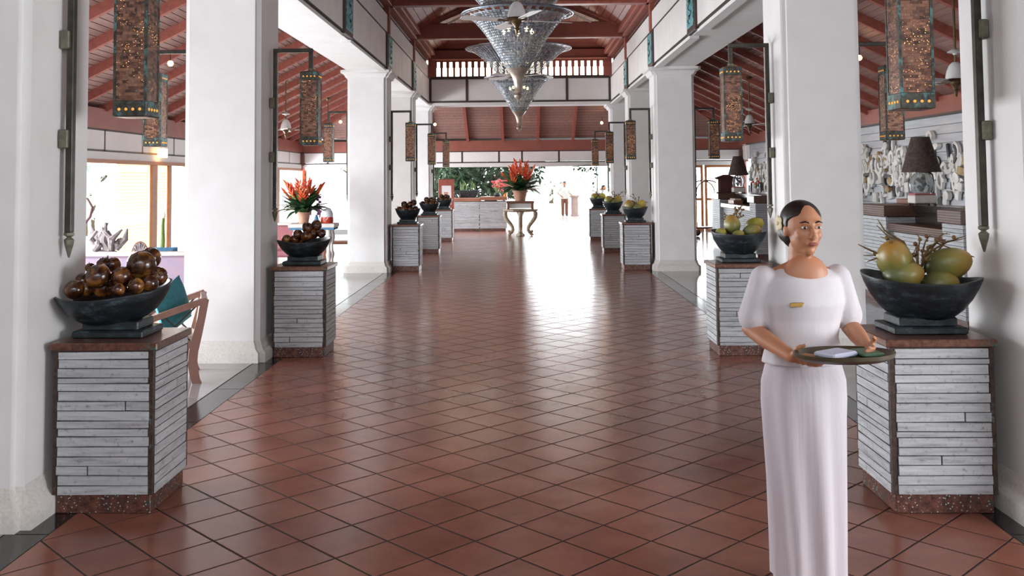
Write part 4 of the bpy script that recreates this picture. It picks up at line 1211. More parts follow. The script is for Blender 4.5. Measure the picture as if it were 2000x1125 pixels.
pillow('blue_cushion', (-4.50, 12.08, .80), (radians(-12), 0, radians(185)), (.30,.24,.14), M_bluecloth, 'blue cushion standing on the purple settee')
pillow('blue_cushion', (-4.42, 11.92, .66), (radians(-14), 0, radians(170)), (.30,.24,.14), M_bluecloth, 'darker blue cushion leaning in front of another on the purple settee')
# round-backed cane chair
rc = empty('round_chair', (-3.98, 13.15, 0), radians(200), 'white round-backed chair at the column end of the lounge', 'chair')
MB().lathe([(.0,.40),(.27,.40),(.29,.42),(.29,.45),(.26,.47),(.0,.475)], 24).build('seat', M_cream, rc, smooth=True)
pts = [(.30*cos(a),.26*sin(a)+.02,.66+.16*sin(a)) for a in [radians(q) for q in range(-20,201,20)]]
MB().tube(pts, .035, 8).build('backrest', M_whitewood, rc, smooth=True)
for a in (20,60,90,120,160):
    q = radians(a); MB().tube([(.26*cos(q),.22*sin(q),.44),(.30*cos(q),.26*sin(q)+.02,.66+.16*sin(q))], .014, 6).build('spindle', M_whitewood, rc)
for a in (45,135,225,315):
    q = radians(a); MB().tube([(.22*cos(q),.22*sin(q),.42),(.25*cos(q),.25*sin(q),0)], [.022,.015], 8).build('leg', M_whitewood, rc)

# console with driftwood pieces in front of the louvred doors
cs = empty('console_table', (-5.75, 13.5, 0), 0, 'low white console in front of the open louvred doors', 'table')
box_obj('table_top', M_whitewood, cs, -.85, .95, -.3, .3, .66, .71, b=.008)
for x in (-.78,.88):
    for y in (-.25,.25): box_obj('leg', M_whitewood, cs, x-.03, x+.03, y-.03, y+.03, 0, .66, b=.006)
box_obj('apron', M_whitewood, cs, -.78, .88, -.27, -.24, .56, .66)
def driftwood(loc, label, seed, w=.36, h=.5, n=16):
    r = random.Random(seed); o = empty('driftwood_sculpture', loc, 0, label, 'sculpture')
    for k in range(n):
        x0 = r.uniform(-w/2,w/2); z0 = r.uniform(0,h*.45); x1 = x0+r.uniform(-.16,.16); z1 = min(h, z0+r.uniform(.12,.3)); y0 = r.uniform(-.08,.08)
        m = ((x0+x1)/2+r.uniform(-.07,.07), y0+r.uniform(-.06,.06), (z0+z1)/2)
        MB().tube([(x0,y0,max(.02,z0)), m, (x1,y0+r.uniform(-.05,.05),z1)], [r.uniform(.025,.05), r.uniform(.04,.06), r.uniform(.006,.03)], 7).build('branch', M_drift, o, smooth=True)
    MB().ell((0,0,.045),(w*.5,.11,.045),14,8).build('root_base', M_drift, o, smooth=True)
    return o
driftwood((-5.88,13.45,.71), 'gnarled driftwood sculpture on the white console', 3, .38, .46, 20)
dw = empty('driftwood_branch', (-6.25,13.5,.71), 0, 'tall curved dark branch on the white console beside the gnarled driftwood', 'sculpture')
MB().tube([(.0,0,0),(-.03,0,.2),(.02,0,.42),(.13,0,.55),(.16,0,.68),(.09,0,.8),(.0,0,.83)], [.04,.03,.026,.024,.022,.018,.008], 8).build('branch', simple('dark_branch','#6b4a4a','#4a3536',.6), dw, smooth=True)
MB().lathe([(.0,0),(.08,0),(.08,.02),(.05,.03),(.0,.03)], 14).build('branch_base', M_iron, dw)
sh = empty('shell_fan', (-5.36,13.4,.71), radians(10), 'small fan-shaped shell sculpture on the white console', 'sculpture')
for k in range(9):
    a = radians(8+20.5*k); MB().tube([(0,0,.02),(.06*cos(a),0,.02+.08*sin(a)),(.10*cos(a),.01*(k%2),.02+.165*sin(a))], [.012,.016,.02], 7).build('shell_rib', M_drift, sh, smooth=True)
MB().tube([(.11*cos(radians(q)),0,.02+.175*sin(radians(q))) for q in range(0,181,15)], .012, 6).build('shell_edge', M_pinkwood, sh, smooth=True)
bs = empty('bamboo_vase', (-5.12,13.6,.71), 0, 'single thick green stem standing in a small vase on the white console', 'plant')
MB().tube([(0,0,0),(.005,0,.2),(.0,0,.4),(.01,0,.52)], [.032,.034,.03,.024], 10).build('stem', M_stalk, bs, smooth=True)
MB().tube([(.01,0,.5),(.03,0,.56),(.02,0,.6)], [.02,.02,.008], 8).build('bud', M_whitewood, bs, smooth=True)
MB().lathe([(.0,0),(.06,0),(.07,.04),(.05,.09),(.035,.10),(.035,.09),(.0,.08)], 16).build('vase', M_whitewood, bs, smooth=True)

# louvred doors in the garden side
def louvre_door(n, y0, y1, x, label, fold=0.0, mat=None, slatm=None):
    d = empty('door_%d' % n, (x, y0, 0), fold, label, None, None, 'structure')
    L = y1-y0; m = mat or M_header; sm = slatm or M_louvre
    for a in (0, L-.09): box_obj('stile', m, d, -.025, .025, a, a+.09, .02, 2.08, b=.004)
    for z in (.02, 1.0, 1.98): box_obj('rail', m, d, -.025, .025, .09, L-.09, z, z+.10, b=.004)
    for z0, z1 in ((.13,.99),(1.11,1.97)):
        k = int((z1-z0)/.06)
        for q in range(k):
            zc = z0+(z1-z0)*(q+.5)/k
            MB().bar((0,.09,zc),(0,L-.09,zc),.085,.012,up=(.80,0,.60)).build('slat', sm, d)
    return d
def louvre_mat():
    t = NT('cream_louvre'); t.set('#f1e7d3', .6)
    tr = t.node('ShaderNodeBsdfTranslucent'); tr.inputs[0].default_value = srgb('#f5e9cf')
    mx = t.node('ShaderNodeMixShader'); mx.inputs[0].default_value = .45
    t.link(t.p.outputs[0], mx.inputs[1]); t.link(tr.outputs[0], mx.inputs[2]); t.link(mx.outputs[0], t.n['Material Output'].inputs[0])
    return t.m
M_louvre = louvre_mat()
louvre_door(1, 16.9, 18.4, -7.2, 'cream louvred door leaf on the open garden side', mat=M_louvre)
louvre_door(2, 18.78, 19.3, -7.2, 'narrow folded louvred door leaf beside the amber post', mat=M_louvre)
louvre_door(3, 20.2, 21.2, -7.2, 'louvred door leaf deeper along the garden side', mat=M_louvre)
tr4 = box_obj('trim_4', M_header, None, -7.27, -7.13, 5.0, Y_END, 2.07, 2.14, kind='structure', label='amber wooden header above the garden doors')
for y, w in ((18.4,.3),(19.3,.17),(11.5,.25),(14.5,.25),(24.5,.25),(28,.25)):
    box_obj('door_post', M_header, tr4, -7.26, -7.14, y, y+w, 0, 2.07, b=.006)
box_obj('header_lamp', glow('amber_lamp','#ffc27a',2.2), tr4, -7.1, -6.98, 18.55, 18.8, 2.22, 2.40, b=.01)
# corner posts of the pavilion
M_post = simple('pink_post', '#a8706a', '#955f58', .6)
for s, nm in ((-1,'trim_5'),(1,'trim_6')):
    q = box_obj(nm, M_post, None, s*7.2-.09, s*7.2+.09, Y_END-.1, Y_END+.08, 0, 2.28, kind='structure', label='slim reddish corner post at the far %s of the pavilion' % ('left' if s < 0 else 'right'))
    box_obj('post_bracket', M_lattice, q, s*7.2-.14, s*7.2+.14, Y_END-.16, Y_END+.14, 2.24, 2.62, b=.01)
    box_obj('post_foot', M_stone, q, s*7.2-.13, s*7.2+.13, Y_END-.14, Y_END+.12, 0, .2, b=.01)

# flower stand behind the second left bowl
fs = empty('carved_stand', (-3.72, 16.95, 0), 0, 'white carved stand carrying the orange flowers behind the second left bowl', 'table')
box_obj('table_top', M_whitewood, fs, -.36, .46, -.22, .22, .92, .99, b=.012)
box_obj('top_band', M_bluecloth, fs, -.34, .44, -.205, .205, .88, .92)
for x in (-.24,.34):
    for y in (-.13,.13):
        MB().lathe([(.0,0),(.055,0),(.055,.05),(.03,.08),(.045,.2),(.03,.34),(.05,.42),(.05,.46),(.028,.52),(.028,.62),(.06,.72),(.055,.80),(.04,.84),(.05,.88),(.0,.88)], 14, (x,y,0)).build('leg', M_whitewood, fs, smooth=True)
box_obj('shelf', M_whitewood, fs, -.30, .40, -.17, .17, .10, .14, b=.008)
heliconia((-3.85,16.95,.99), 'orange heliconia arrangement in a clay pot on the white carved stand', .82, 60, 11, 4, True, .12, .20, 1.1)
jar = empty('striped_jar', (-3.44, 16.95, .99), 0, 'white domed jar with a red band and white tick on the carved stand', 'jar')
MB().lathe([(.0,0),(.105,0),(.115,.03),(.112,.11)], 24, caps=True).build('red_band', simple('red_glaze','#d3442f','#c23a28',.4), jar, smooth=True)
MB().lathe([(.112,.11),(.108,.17),(.09,.22),(.05,.255),(.0,.265)], 24).build('dome', simple('white_glaze','#dfe2e6','#d3d7dd',.35), jar, smooth=True)
MB().tube([(-.035,-.114,.07),(-.01,-.118,.035),(.045,-.110,.10)], .007, 6).build('tick_mark', M_whitewood, jar)
bc = MB().lathe([(.0,0),(.055,0),(.045,.06),(.02,.15),(.0,.16)], 16).build('blue_cone', M_bluecloth, None, smooth=True, loc=(-3.60,16.82,.99), label='small blue cone beside the clay flower pot', cat='ornament')
pp = empty('purple_orchid', (-3.60,17.08,.99), 0, 'upright purple blossom spray between flower pot and white jar', 'flower')
MB().tube([(0,0,0),(.0,0,.3),(-.03,0,.48)], .008, 6).build('stem', M_stalk, pp)
for k in range(9):
    z = .12+.042*k; MB().ell((.02*(-1)**k-.002*k,0,z),(.03,.022,.026),10,6).build('blossom', simple('purple_petal','#a2479a','#8a3a86',.6) if k == 0 else bpy.data.materials['purple_petal'], pp, smooth=True)
st = empty('low_bench', (-3.75, 21.0, 0), 0, 'low brown wooden bench behind the carved stand', 'bench')
box_obj('seat', M_brownwood, st, -.7, .75, -.25, .25, .36, .42, b=.01)
for x in (-.6,.65):
    for y in (-.2,.2): box_obj('leg', M_brownwood, st, x-.035, x+.035, y-.035, y+.035, 0, .36, b=.006)
wp = empty('white_teapot', (-3.35, 20.95, .42), 0, 'white round teapot on the low brown bench', 'teapot')
MB().lathe([(.0,0),(.1,0),(.15,.06),(.16,.12),(.13,.2),(.06,.25),(.05,.27),(.0,.28)], 20).build('pot_body', M_whitewood, wp, smooth=True)
MB().tube([(.12,0,.2),(.2,0,.19),(.22,0,.12),(.15,0,.06)], .014, 7).build('handle', M_brownwood, wp, smooth=True)
MB().tube([(-.12,0,.1),(-.2,0,.14),(-.23,0,.22)], [.03,.02,.012], 8).build('spout', M_whitewood, wp, smooth=True)
# ------------------------------------------------------------------ right aisle: relief wall, reception desks
M_plankwall = simple('pale_plank', '#c9ccd0', '#b3b7bd', .6, scale=4, stretch=(1,.4,4), vary=.06)
wr = box_obj('wall_right', M_grout, None, 7.2, 7.35, 3.6, 30.1, 0, 2.78, kind='structure', label='pale plank wall behind the reception desks')
box_obj('wall_return', M_plaster, wr, 7.15, 7.35, -3, -.5, 0, 2.78)  # unseen piece added to keep frontal light off the near pedestals
nz = 18
for k in range(nz):
    z0, z1 = 2.76*k/nz, 2.76*(k+1)/nz-.006
    for a, b in ((8.0,13.9),(13.905,19.9),(19.905,25.9),(25.905,30.05)):
        box_obj('plank', M_plankwall, wr, 7.175, 7.2, a, b, z0, z1, b=.003)
box_obj('wall_beam', M_redbeam, wr, 7.05, 7.25, -2, Y_END, 2.78, 3.07)
box_obj('beam_lip', M_frame, wr, 7.04, 7.2, -2, 30.1, 2.755, 2.785)
# frieze on the last stretch of the right side
for a, b in ((30.15,30.6),(30.65,31.1)):
    box_obj('frieze_panel', M_panel, wr, 7.17, 7.23, a, b, 2.31, 2.75)

M_chip = simple('bleached_wood', '#e4e3df', '#c6c4c0', .7, scale=9, vary=.2)
M_chip2 = simple('amber_chip', '#b59a6a', '#8a7758', .65, scale=9, vary=.25)
M_chip3 = simple('dark_chip', '#4a4a4c', '#2f2e30', .6, scale=9)
rel = empty('wood_relief', (7.17, 18.0, 0), 0, 'long wall relief of bleached wooden offcuts behind the reception', 'wall relief')
rr = random.Random(21)
shapes = []
def arc_mesh(r0, r1, a0, a1, t, mat):
    mb = MB(); n = 10
    rings = []
    for k in range(n+1):
        a = a0+(a1-a0)*k/n; c, s = cos(a), sin(a)
        rings.append([(0,r0*c,r0*s),(0,r1*c,r1*s),(-t,r1*c,r1*s),(-t,r0*c,r0*s)])
    mb.loft(rings); return mb.mesh('relief_arc', mat)
for m in (M_chip, M_chip, M_chip2, M_chip3):
    shapes += [arc_mesh(.09,.14,0,pi*1.2,.05,m), arc_mesh(.05,.11,.4,pi*1.7,.06,m), arc_mesh(.12,.17,0,pi*.7,.05,m),
               MB().cbox((-.03,0,0),(.06,.13,.2),b=.008).mesh('relief_block', m), MB().cbox((-.025,0,0),(.05,.06,.28),b=.006).mesh('relief_bar', m),
               MB().lathe([(.0,0),(.06,0),(.06,.07),(.03,.075),(.0,.07)], 14, sx=1, sy=1.5, M=Matrix.Rotation(-pi/2,4,'Y')).mesh('relief_disc', m)]
cnt = 0
for lo, hi, num in ((15.4,21.2,225),(27.3,29.9,65)):
    for k in range(num):
        y = rr.uniform(lo, hi); z = min(2.42, max(1.2, rr.gauss(1.80,.25)))
        me = shapes[rr.choice((0,1,2,3,4,5,6,7,8,9,10,11,0,1,2,0,1,3,4,5,6,7,8,1,2,12,15,17,21,22,18))]
        o = link('relief_piece', me, rel, (-.0-rr.uniform(0,.05), y-18.0, z), (rr.choice((0,pi/2,pi,-pi/2))+rr.uniform(-.25,.25),0,0))
        o.scale = (1, rr.uniform(.9,1.5), rr.uniform(.9,1.5))

M_deskwood = simple('desk_wood', '#6b4b3d', '#4d352c', .35, scale=4, stretch=(1,.3,4))
M_deskdark = simple('desk_dark', '#2a211d', '#1c1613', .22, scale=5)
def desk(y0, y1, label, seed):
    """runs along the hall; its customer side looks towards the hall"""
    r = random.Random(seed)
    L = y1-y0
    d = empty('reception_desk', (5.0, y0, 0), 0, label, 'reception desk', 'plank-fronted reception desks')
    box_obj('plinth', M_plinth, d, .03, .75, .03, L-.03, 0, .10)
    blocks = [(0,.55),(L-1.0,L)]
    for a, b in blocks:
        box_obj('end_block', M_core, d, .02, .78, a+.02, b-.02, .10, 1.19)
        for i in range(22):
            z0 = .10+1.08*i/22; z1 = .10+1.08*(i+1)/22-.004
            box_obj('board', M_white, d, .0, .02, a+r.uniform(0,.01), b-r.uniform(0,.01), z0, z1, b=.002)
            box_obj('board', M_white, d, .02, .77, a, a+.02, z0, z1, b=.002)
        t = box_obj('block_top', M_deskwood, d, -.04, .82, a-.03, b+.03, 1.19, 1.34, b=.006)
        for q in range(4): box_obj('top_groove', M_deskdark, t, -.043, -.03, a-.03, b+.03, 1.215+.03*q, 1.221+.03*q)
    a, b = .55, L-1.0
    box_obj('low_front', M_core, d, .12, .76, a, b, .10, 1.0)
    for i in range(18):
        z0 = .10+.88*i/18; z1 = .10+.88*(i+1)/18-.004
        box_obj('board', M_white, d, .10, .12, a, b, z0, z1, b=.002)
    box_obj('writing_ledge', M_deskwood, d, .02, .40, a, b, 1.0, 1.10, b=.005)
    for q in range(3): box_obj('ledge_groove', M_deskdark, d, .016, .03, a, b, 1.018+.026*q, 1.024+.026*q)
    box_obj('back_panel', M_deskdark, d, .40, .46, a, b, 1.10, 1.25)
    box_obj('counter_top', M_deskdark, d, .36, .86, a, b, 1.25, 1.34, b=.006)
    return d
desk(11.0, 14.3, 'nearer plank-fronted reception desk in the right aisle', 5)
desk(20.6, 25.3, 'farther plank-fronted reception desk in the right aisle', 6)

M_shade = NT('dark_lampshade'); _v = M_shade.coord('Object'); _n = M_shade.noise(_v, 26, 5, .7)
M_shade = M_shade.set(M_shade.ramp(_n, [(.35,'#2e2320'),(.7,'#574640')]), .8)
M_glass = NT('lamp_glass'); M_glass.p.inputs['Transmission Weight'].default_value = .85; M_glass.p.inputs['IOR'].default_value = 1.15
M_glass = M_glass.set('#e6ecef', .06)
def table_lamp(loc, label):
    o = empty('table_lamp', loc, 0, label, 'lamp', 'shell-filled glass lamps on the desks')
    box_obj('lamp_base', M_whitewood, o, -.15, .15, -.12, .12, .03, .14, b=.01)
    for x in (-.13,.13):
        for y in (-.10,.10): MB().lathe([(.0,0),(.022,0),(.016,.03),(.0,.03)], 8, (x,y,0)).build('base_foot', M_iron, o)
    box_obj('base_band', simple('rose_band','#a5545a',rough=.5) if 'rose_band' not in bpy.data.materials else bpy.data.materials['rose_band'], o, -.14, .14, -.11, .11, .14, .165, b=.004)
    MB().lathe([(.0,.165),(.13,.165),(.15,.2),(.155,.29),(.14,.36),(.105,.42),(.085,.44),(.085,.46),(.08,.46),(.08,.44),(.1,.415),(.133,.355),(.148,.29),(.143,.205),(.125,.175),(.0,.175)], 28).build('glass_jar', M_glass, o, smooth=True)
    r = random.Random(4)
    for k in range(9):
        MB().ell((r.uniform(-.05,.05), r.uniform(-.05,.05), .21+.02*k),(.032,.03,.026),9,6).build('shell', M_chip2 if k % 2 else M_drift, o, smooth=True)
    MB().tube([(0,0,.44),(0,0,.62)], .012, 8).build('lamp_stem', M_brass, o)
    MB().lathe([(.255,.45),(.118,.93),(.112,.93),(.25,.45)], 32, caps=False).build('lamp_shade', M_shade, o, smooth=True)
    MB().lathe([(.112,.93),(.02,.925),(.0,.925)], 24, caps=False).build('shade_top', M_shade, o)
    MB().ell((0,0,.66),(.035,.035,.05),12,8).build('bulb', glow('lamp_bulb','#ffd9a0',6.0) if 'lamp_bulb' not in bpy.data.materials else bpy.data.materials['lamp_bulb'], o, smooth=True)
    MB().tube([(.13,0,.165),(.165,0,.3),(.15,0,.42),(.09,0,.455)], .009, 6).build('side_rod', M_iron, o)
    return o
table_lamp((5.46,13.2,1.34), 'shell-filled glass lamp with dark tapered shade on the nearer desk')
table_lamp((5.48,24.3,1.34), 'shell-filled glass lamp with dark tapered shade on the farther desk')
# house-shaped cabinet on the farther desk
hb = empty('house_cabinet', (5.30, 24.95, 1.34), 0, 'dark red wooden cabinet with a small roof on the farther desk', 'cabinet')
M_redwood = simple('red_cabinet', '#5d2f28', '#4a241f', .4, scale=6)
box_obj('cabinet_body', M_redwood, hb, -.22, .22, -.13, .13, .02, .36, b=.006)
box_obj('foot_board', M_redwood, hb, -.26, .26, -.16, .16, 0, .02)
MB().loft([[(-.30,-.17,.36),(.30,-.17,.36),(.30,.17,.36),(-.30,.17,.36)],[(-.30,-.17,.38),(.30,-.17,.38),(.30,.17,.38),(-.30,.17,.38)],[(-.09,-.05,.46),(.09,-.05,.46),(.09,.05,.46),(-.09,.05,.46)],[(-.08,-.045,.475),(.08,-.045,.475),(.08,.045,.475),(-.08,.045,.475)]]).build('roof', M_redwood, hb)
cdr = box_obj('cabinet_door', M_redwood, hb, -.18, .18, -.142, -.13, .05, .33, b=.004)
MB().ell((.13,-.148,.19),.012,8,6).build('knob', M_brass, cdr, smooth=True)
cb = empty('brochure_box', (5.22, 23.5, 1.10), 0, 'wooden box of pale cards on the farther desk ledge', 'box')
box_obj('box_tray', M_brownwood, cb, -.11, .11, -.3, .3, 0, .09, b=.004)
for k in range(5): box_obj('card', M_cream, cb, -.07, .08, -.26+.11*k, -.16+.11*k, .02, .125)
bk = box_obj('ledger_stack', M_brownwood, None, 5.5, 5.8, 13.75, 14.2, 1.34, 1.41, b=.006, label='flat reddish wooden box at the far end of the nearer desk', cat='box')
fl5 = empty('red_posy', (5.85, 24.0, 1.34), 0, 'little red flower posy behind the farther lamp', 'flower')
MB().lathe([(.0,0),(.06,0),(.07,.12),(.05,.12),(.0,.1)], 14).build('vase', M_whitewood, fl5, smooth=True)
r5 = random.Random(8)
for k in range(9):
    a = r5.uniform(0,6.28); q = r5.uniform(.02,.13); z = r5.uniform(.2,.36)
    st_ = MB().tube([(0,0,.1),(q*.5*cos(a),q*.5*sin(a),z*.7),(q*cos(a),q*sin(a),z)], .005, 5).build('flower_stem', M_stalk, fl5)
    MB().ell((q*cos(a),q*sin(a),z),(.03,.03,.024),8,6).build('flower_head', M_bract, st_, smooth=True)

# luggage trolley near the far right corner
M_gold = simple('brass_tube', '#b0845a', '#96694a', .25, .8)
lt = empty('luggage_trolley', (5.55, 29.0, 0), radians(12), 'brass luggage trolley with arched frame near the far right corner', 'luggage trolley')
MB().cbox((0,0,.24),(.9,.6,.05),b=.01).build('deck', M_brownwood, lt)
for y in (-.26,.26):
    pts = [(-.4,y,.26),(-.4,y,1.3)]+[(-.4*cos(radians(q)),y*(1-.0),1.3+.35*sin(radians(q))) for q in range(15,180,15)]+[(.4,y,1.3),(.4,y,.26)]
    MB().tube(pts, .02, 8).build('arch_tube', M_gold, lt, smooth=True)
for x in (-.4,.4): MB().tube([(x,-.26,.42),(x,.26,.42)], .015, 8).build('cross_tube', M_gold, lt)
MB().tube([(0,-.26,1.65),(0,.26,1.65)], .018, 8).build('hanging_rail', M_gold, lt)
for x in (-.38,.38):
    for y in (-.24,.24):
        w = MB().lathe([(.0,-.02),(.09,-.02),(.1,-.01),(.1,.01),(.09,.02),(.0,.02)], 16, M=Matrix.Translation((x,y,.1)) @ Matrix.Rotation(pi/2,4,'X')).build('wheel', M_iron, lt, smooth=True)
        box_obj('caster_fork', M_gold, w, x-.02, x+.02, y-.035, y+.035, .1, .22)

# glazed doors in the right half of the far end
M_pane = NT('door_glass'); M_pane.p.inputs['Transmission Weight'].default_value = .95; M_pane.p.inputs['IOR'].default_value = 1.02
M_pane = M_pane.set('#f4f8f8', .02)
for n, (a, b) in enumerate(((3.55,4.7),(4.75,5.9),(5.95,7.05))):
    dd = empty('door_%d' % (4+n), (a, Y_END, 0), 0, None, None, None, 'structure')
    dd['label'] = 'amber framed glass door at the far right, %s of three' % ('innermost','middle one','outermost')[n]
    w = b-a
    for x in (0, w-.08): box_obj('stile', M_header, dd, x, x+.08, -.03, .03, 0, 2.14, b=.005)
    for z in (0,1.0,2.06): box_obj('rail', M_header, dd, .08, w-.08, -.03, .03, z, z+.08, b=.005)
    for z0, z1 in ((.08,1.0),(1.08,2.06)): box_obj('pane', M_pane, dd, .08, w-.08, -.004, .004, z0, z1)

# picture spots washing the relief
for y, w in ((16.6,'nearer'),(19.2,'farther')):
    sp_ = spot((6.25, y, 3.15), 'small black spotlight aimed at the wooden wall relief, the %s one' % w, (.6,0,-.8))
# ------------------------------------------------------------------ far end: flower table, counter
M_scroll = simple('weathered_gilt', '#8d826f', '#b3a58f', .55, scale=14, bump=.2)
ft = empty('scroll_table', (-.02, 29.55, 0), 0, 'table on curved scroll legs in the middle of the hall end', 'table')
MB().lathe([(.0,.74),(.50,.74),(.54,.76),(.58,.785),(.58,.81),(.56,.815),(.0,.815)], 8, M=Matrix.Rotation(pi/8,4,'Z')).build('table_top', M_scroll, ft)
for k in range(4):
    a = pi/4+pi/2*k if False else pi/2*k+.0
    pts = []
    for f in range(13):
        t = f/12; r = .48 - .30*sin(pi*t**.85)*1.0 if t < .8 else .48-.30*sin(pi*.8**.85)-.0
        pts.append(t)
    prof = [(.46,.74),(.47,.66),(.45,.56),(.38,.45),(.29,.34),(.24,.25),(.24,.17),(.28,.11),(.34,.10),(.36,.14),(.33,.17)]
    MB().tube([(r*cos(a), r*sin(a), z) for r, z in prof], [.065,.072,.068,.062,.058,.056,.058,.06,.055,.048,.03], 10).build('leg', M_scroll, ft, smooth=True)
    MB().ell((.34*cos(a),.34*sin(a),.04),(.07,.07,.04),12,8).build('foot', M_scroll, ft, smooth=True)
MB().lathe([(.0,0),(.14,0),(.14,.04),(.08,.09),(.06,.2),(.07,.3),(.05,.5),(.07,.6),(.11,.70),(.13,.74),(.0,.74)], 18).build('centre_post', M_scroll, ft, smooth=True)
sb = empty('wooden_stand', (-.02, 29.55, .815), 0, 'box stand of reddish wood on the scroll table under the flower pot', 'stand')
box_obj('stand_top', M_brownwood, sb, -.42, .42, -.3, .3, .19, .25, b=.006)
for x in (-.37,.37):
    for y in (-.25,.25): box_obj('leg', M_brownwood, sb, x-.035, x+.035, y-.035, y+.035, 0, .19, b=.004)
box_obj('stand_panel', M_panel, sb, -.33, .33, -.2, .2, .03, .18)
heliconia((-.02,29.55,1.065), 'large orange heliconia arrangement in a clay pot on the scroll table', 1.12, 90, 13, 7, True, .23, .32, 1.15)

M_counter_top = simple('counter_wood', '#9c6a52', '#84553f', .45, scale=5, stretch=(.4,1,2))
fc = empty('plank_counter', (-1.5, 32.7, 0), 0, 'long whitewashed plank counter at the far left end', 'counter')
box_obj('plinth', M_plinth, fc, -1.0, .98, -.37, .37, 0, .09)
box_obj('counter_core', M_core, fc, -1.02, 1.0, -.39, .39, .09, 1.0)
rk = random.Random(3)
for i in range(18):
    z0 = .09+.9*i/18; z1 = .09+.9*(i+1)/18-.004
    for a, b in ((-1.03,.1+rk.uniform(-.02,.02)),(.11,1.01)):
        box_obj('board', M_white, fc, a, b, -.41+rk.uniform(-.004,.004), -.39, z0, z1, b=.002)
    box_obj('board', M_white, fc, 1.0, 1.02, -.39, .39, z0, z1, b=.002)
box_obj('counter_top', M_counter_top, fc, -1.06, .12, -.45, .45, 1.0, 1.11, b=.006)
box_obj('counter_top', M_counter_top, fc, .13, 1.04, -.45, .45, 1.03, 1.15, b=.006)
gb = empty('long_planter', (-1.82, 33.0, 1.11), 0, 'long dark basin with pale stems on the far counter', 'planter')
MB().loft([[(-.26,-.12,.0),(.26,-.12,.0),(.26,.12,.0),(-.26,.12,.0)],[(-.36,-.16,.16),(.36,-.16,.16),(.36,.16,.16),(-.36,.16,.16)],[(-.42,-.18,.26),(.42,-.18,.26),(.42,.18,.26),(-.42,.18,.26)],[(-.38,-.15,.26),(.38,-.15,.26),(.38,.15,.26),(-.38,.15,.26)],[(-.3,-.1,.2),(.3,-.1,.2),(.3,.1,.2),(-.3,.1,.2)]]).build('basin', M_bowl, gb)
r6 = random.Random(6)
for k in range(10):
    x = r6.uniform(-.26,.26); MB().tube([(x,0,.18),(x+r6.uniform(-.05,.05),0,.4),(x+r6.uniform(-.14,.14),0,.5+r6.uniform(-.05,.1))], [.014,.011,.006], 6).build('stem', M_stalk, gb)
rl = empty('red_shade_lamp', (-.62, 33.02, 1.15), 0, 'lamp with wide red shade on the far counter', 'lamp')
MB().lathe([(.0,0),(.09,0),(.09,.02),(.025,.05),(.03,.14),(.015,.2),(.015,.46),(.0,.46)], 16).build('lamp_base', M_iron, rl, smooth=True)
MB().lathe([(.36,.30),(.24,.56),(.23,.56),(.35,.30)], 28, caps=False).build('lamp_shade', simple('red_shade','#a3514a','#8a423c',.8), rl, smooth=True)
pz = empty('red_bouquet', (-.80, 32.52, 1.15), 0, 'bouquet of red flowers in a low vase on the far counter', 'flower')
MB().lathe([(.0,0),(.09,0),(.12,.06),(.1,.12),(.08,.13),(.0,.12)], 16).build('vase', M_bowl, pz, smooth=True)
M_redflower = simple('red_flower', '#c22f36', '#a8242e', .6, scale=18)
for k in range(16):
    a = r6.uniform(0,6.28); q = r6.uniform(.03,.2); z = r6.uniform(.2,.58)
    st_ = MB().tube([(0,0,.1),(q*.5*cos(a),q*.5*sin(a),z*.6),(q*cos(a),q*sin(a),z)], .007, 5).build('flower_stem', M_stalk, pz)
    MB().ell((q*cos(a),q*sin(a),z),(.045,.045,.035),8,6).build('flower_head', M_redflower, st_, smooth=True)
cp = MB().lathe([(.0,0),(.06,0),(.075,.14),(.065,.14),(.05,.02),(.0,.02)], 16).build('amber_cup', simple('amber_cup','#d98a3e','#c47530',.4), None, smooth=True, loc=(-.58+.05,32.35,1.15), label='amber cup at the hall end of the far counter', cat='cup')
for k, (x, z) in enumerate(((-2.35,.16),(-2.2,.12),(-2.08,.17))):
    g = MB().lathe([(.0,0),(.04,0),(.045,.08),(.02,.11),(.02,z),(.0,z)], 12).build('small_bottle', M_iron, None, smooth=True, loc=(x,32.75,1.11), label='small dark bottle on the far counter, %s of three' % ('outermost','middle','nearest the basin')[k], cat='bottle', group='small bottles on the far counter')
# red framed notice stand at the far left column
ns = empty('framed_notice', (-2.36, 30.3, 0), radians(8), 'reddish framed notice stand beside the last left column', 'sign')
M_redframe = simple('notice_frame', '#a35a4c', '#8f4a3e', .5)
for x in (-.2,.2): box_obj('post', M_redframe, ns, x-.045, x+.045, -.03, .03, 0, 1.75, b=.005)
box_obj('notice_head', M_redframe, ns, -.245, .245, -.035, .035, 1.55, 1.75, b=.006)
box_obj('notice_foot', M_redframe, ns, -.245, .245, -.035, .035, .85, .95, b=.006)
box_obj('notice_board', M_panel, ns, -.155, .155, -.015, .015, .95, 1.55)
box_obj('notice_print', simple('pink_print','#d59a8c','#c98a7a',.7), ns, -.07, .06, -.018, -.015, 1.15, 1.35)
lb = empty('round_lectern', (2.50, 44.75, 0), 0, 'pale fluted pillar stand under the hand of the man outside', 'stand')
n_ = 32
MB().loft([[((.15+.012*cos(12*2*pi*i/n_))*cos(2*pi*i/n_),(.15+.012*cos(12*2*pi*i/n_))*sin(2*pi*i/n_),z) for i in range(n_)] for z in (.06,.86)]).build('pillar_shaft', M_pinkstone if 'M_pinkstone' in globals() else simple('pinkish_stone','#b39a96','#a58c88',.7), lb, smooth=True)
MB().lathe([(.0,0),(.2,0),(.2,.06),(.16,.08),(.0,.08)], 24).build('pillar_foot', bpy.data.materials['pinkish_stone'], lb, smooth=True)
MB().lathe([(.0,.84),(.16,.84),(.2,.88),(.24,.9),(.24,.95),(.0,.95)], 24).build('pillar_head', bpy.data.materials['pinkish_stone'], lb, smooth=True)

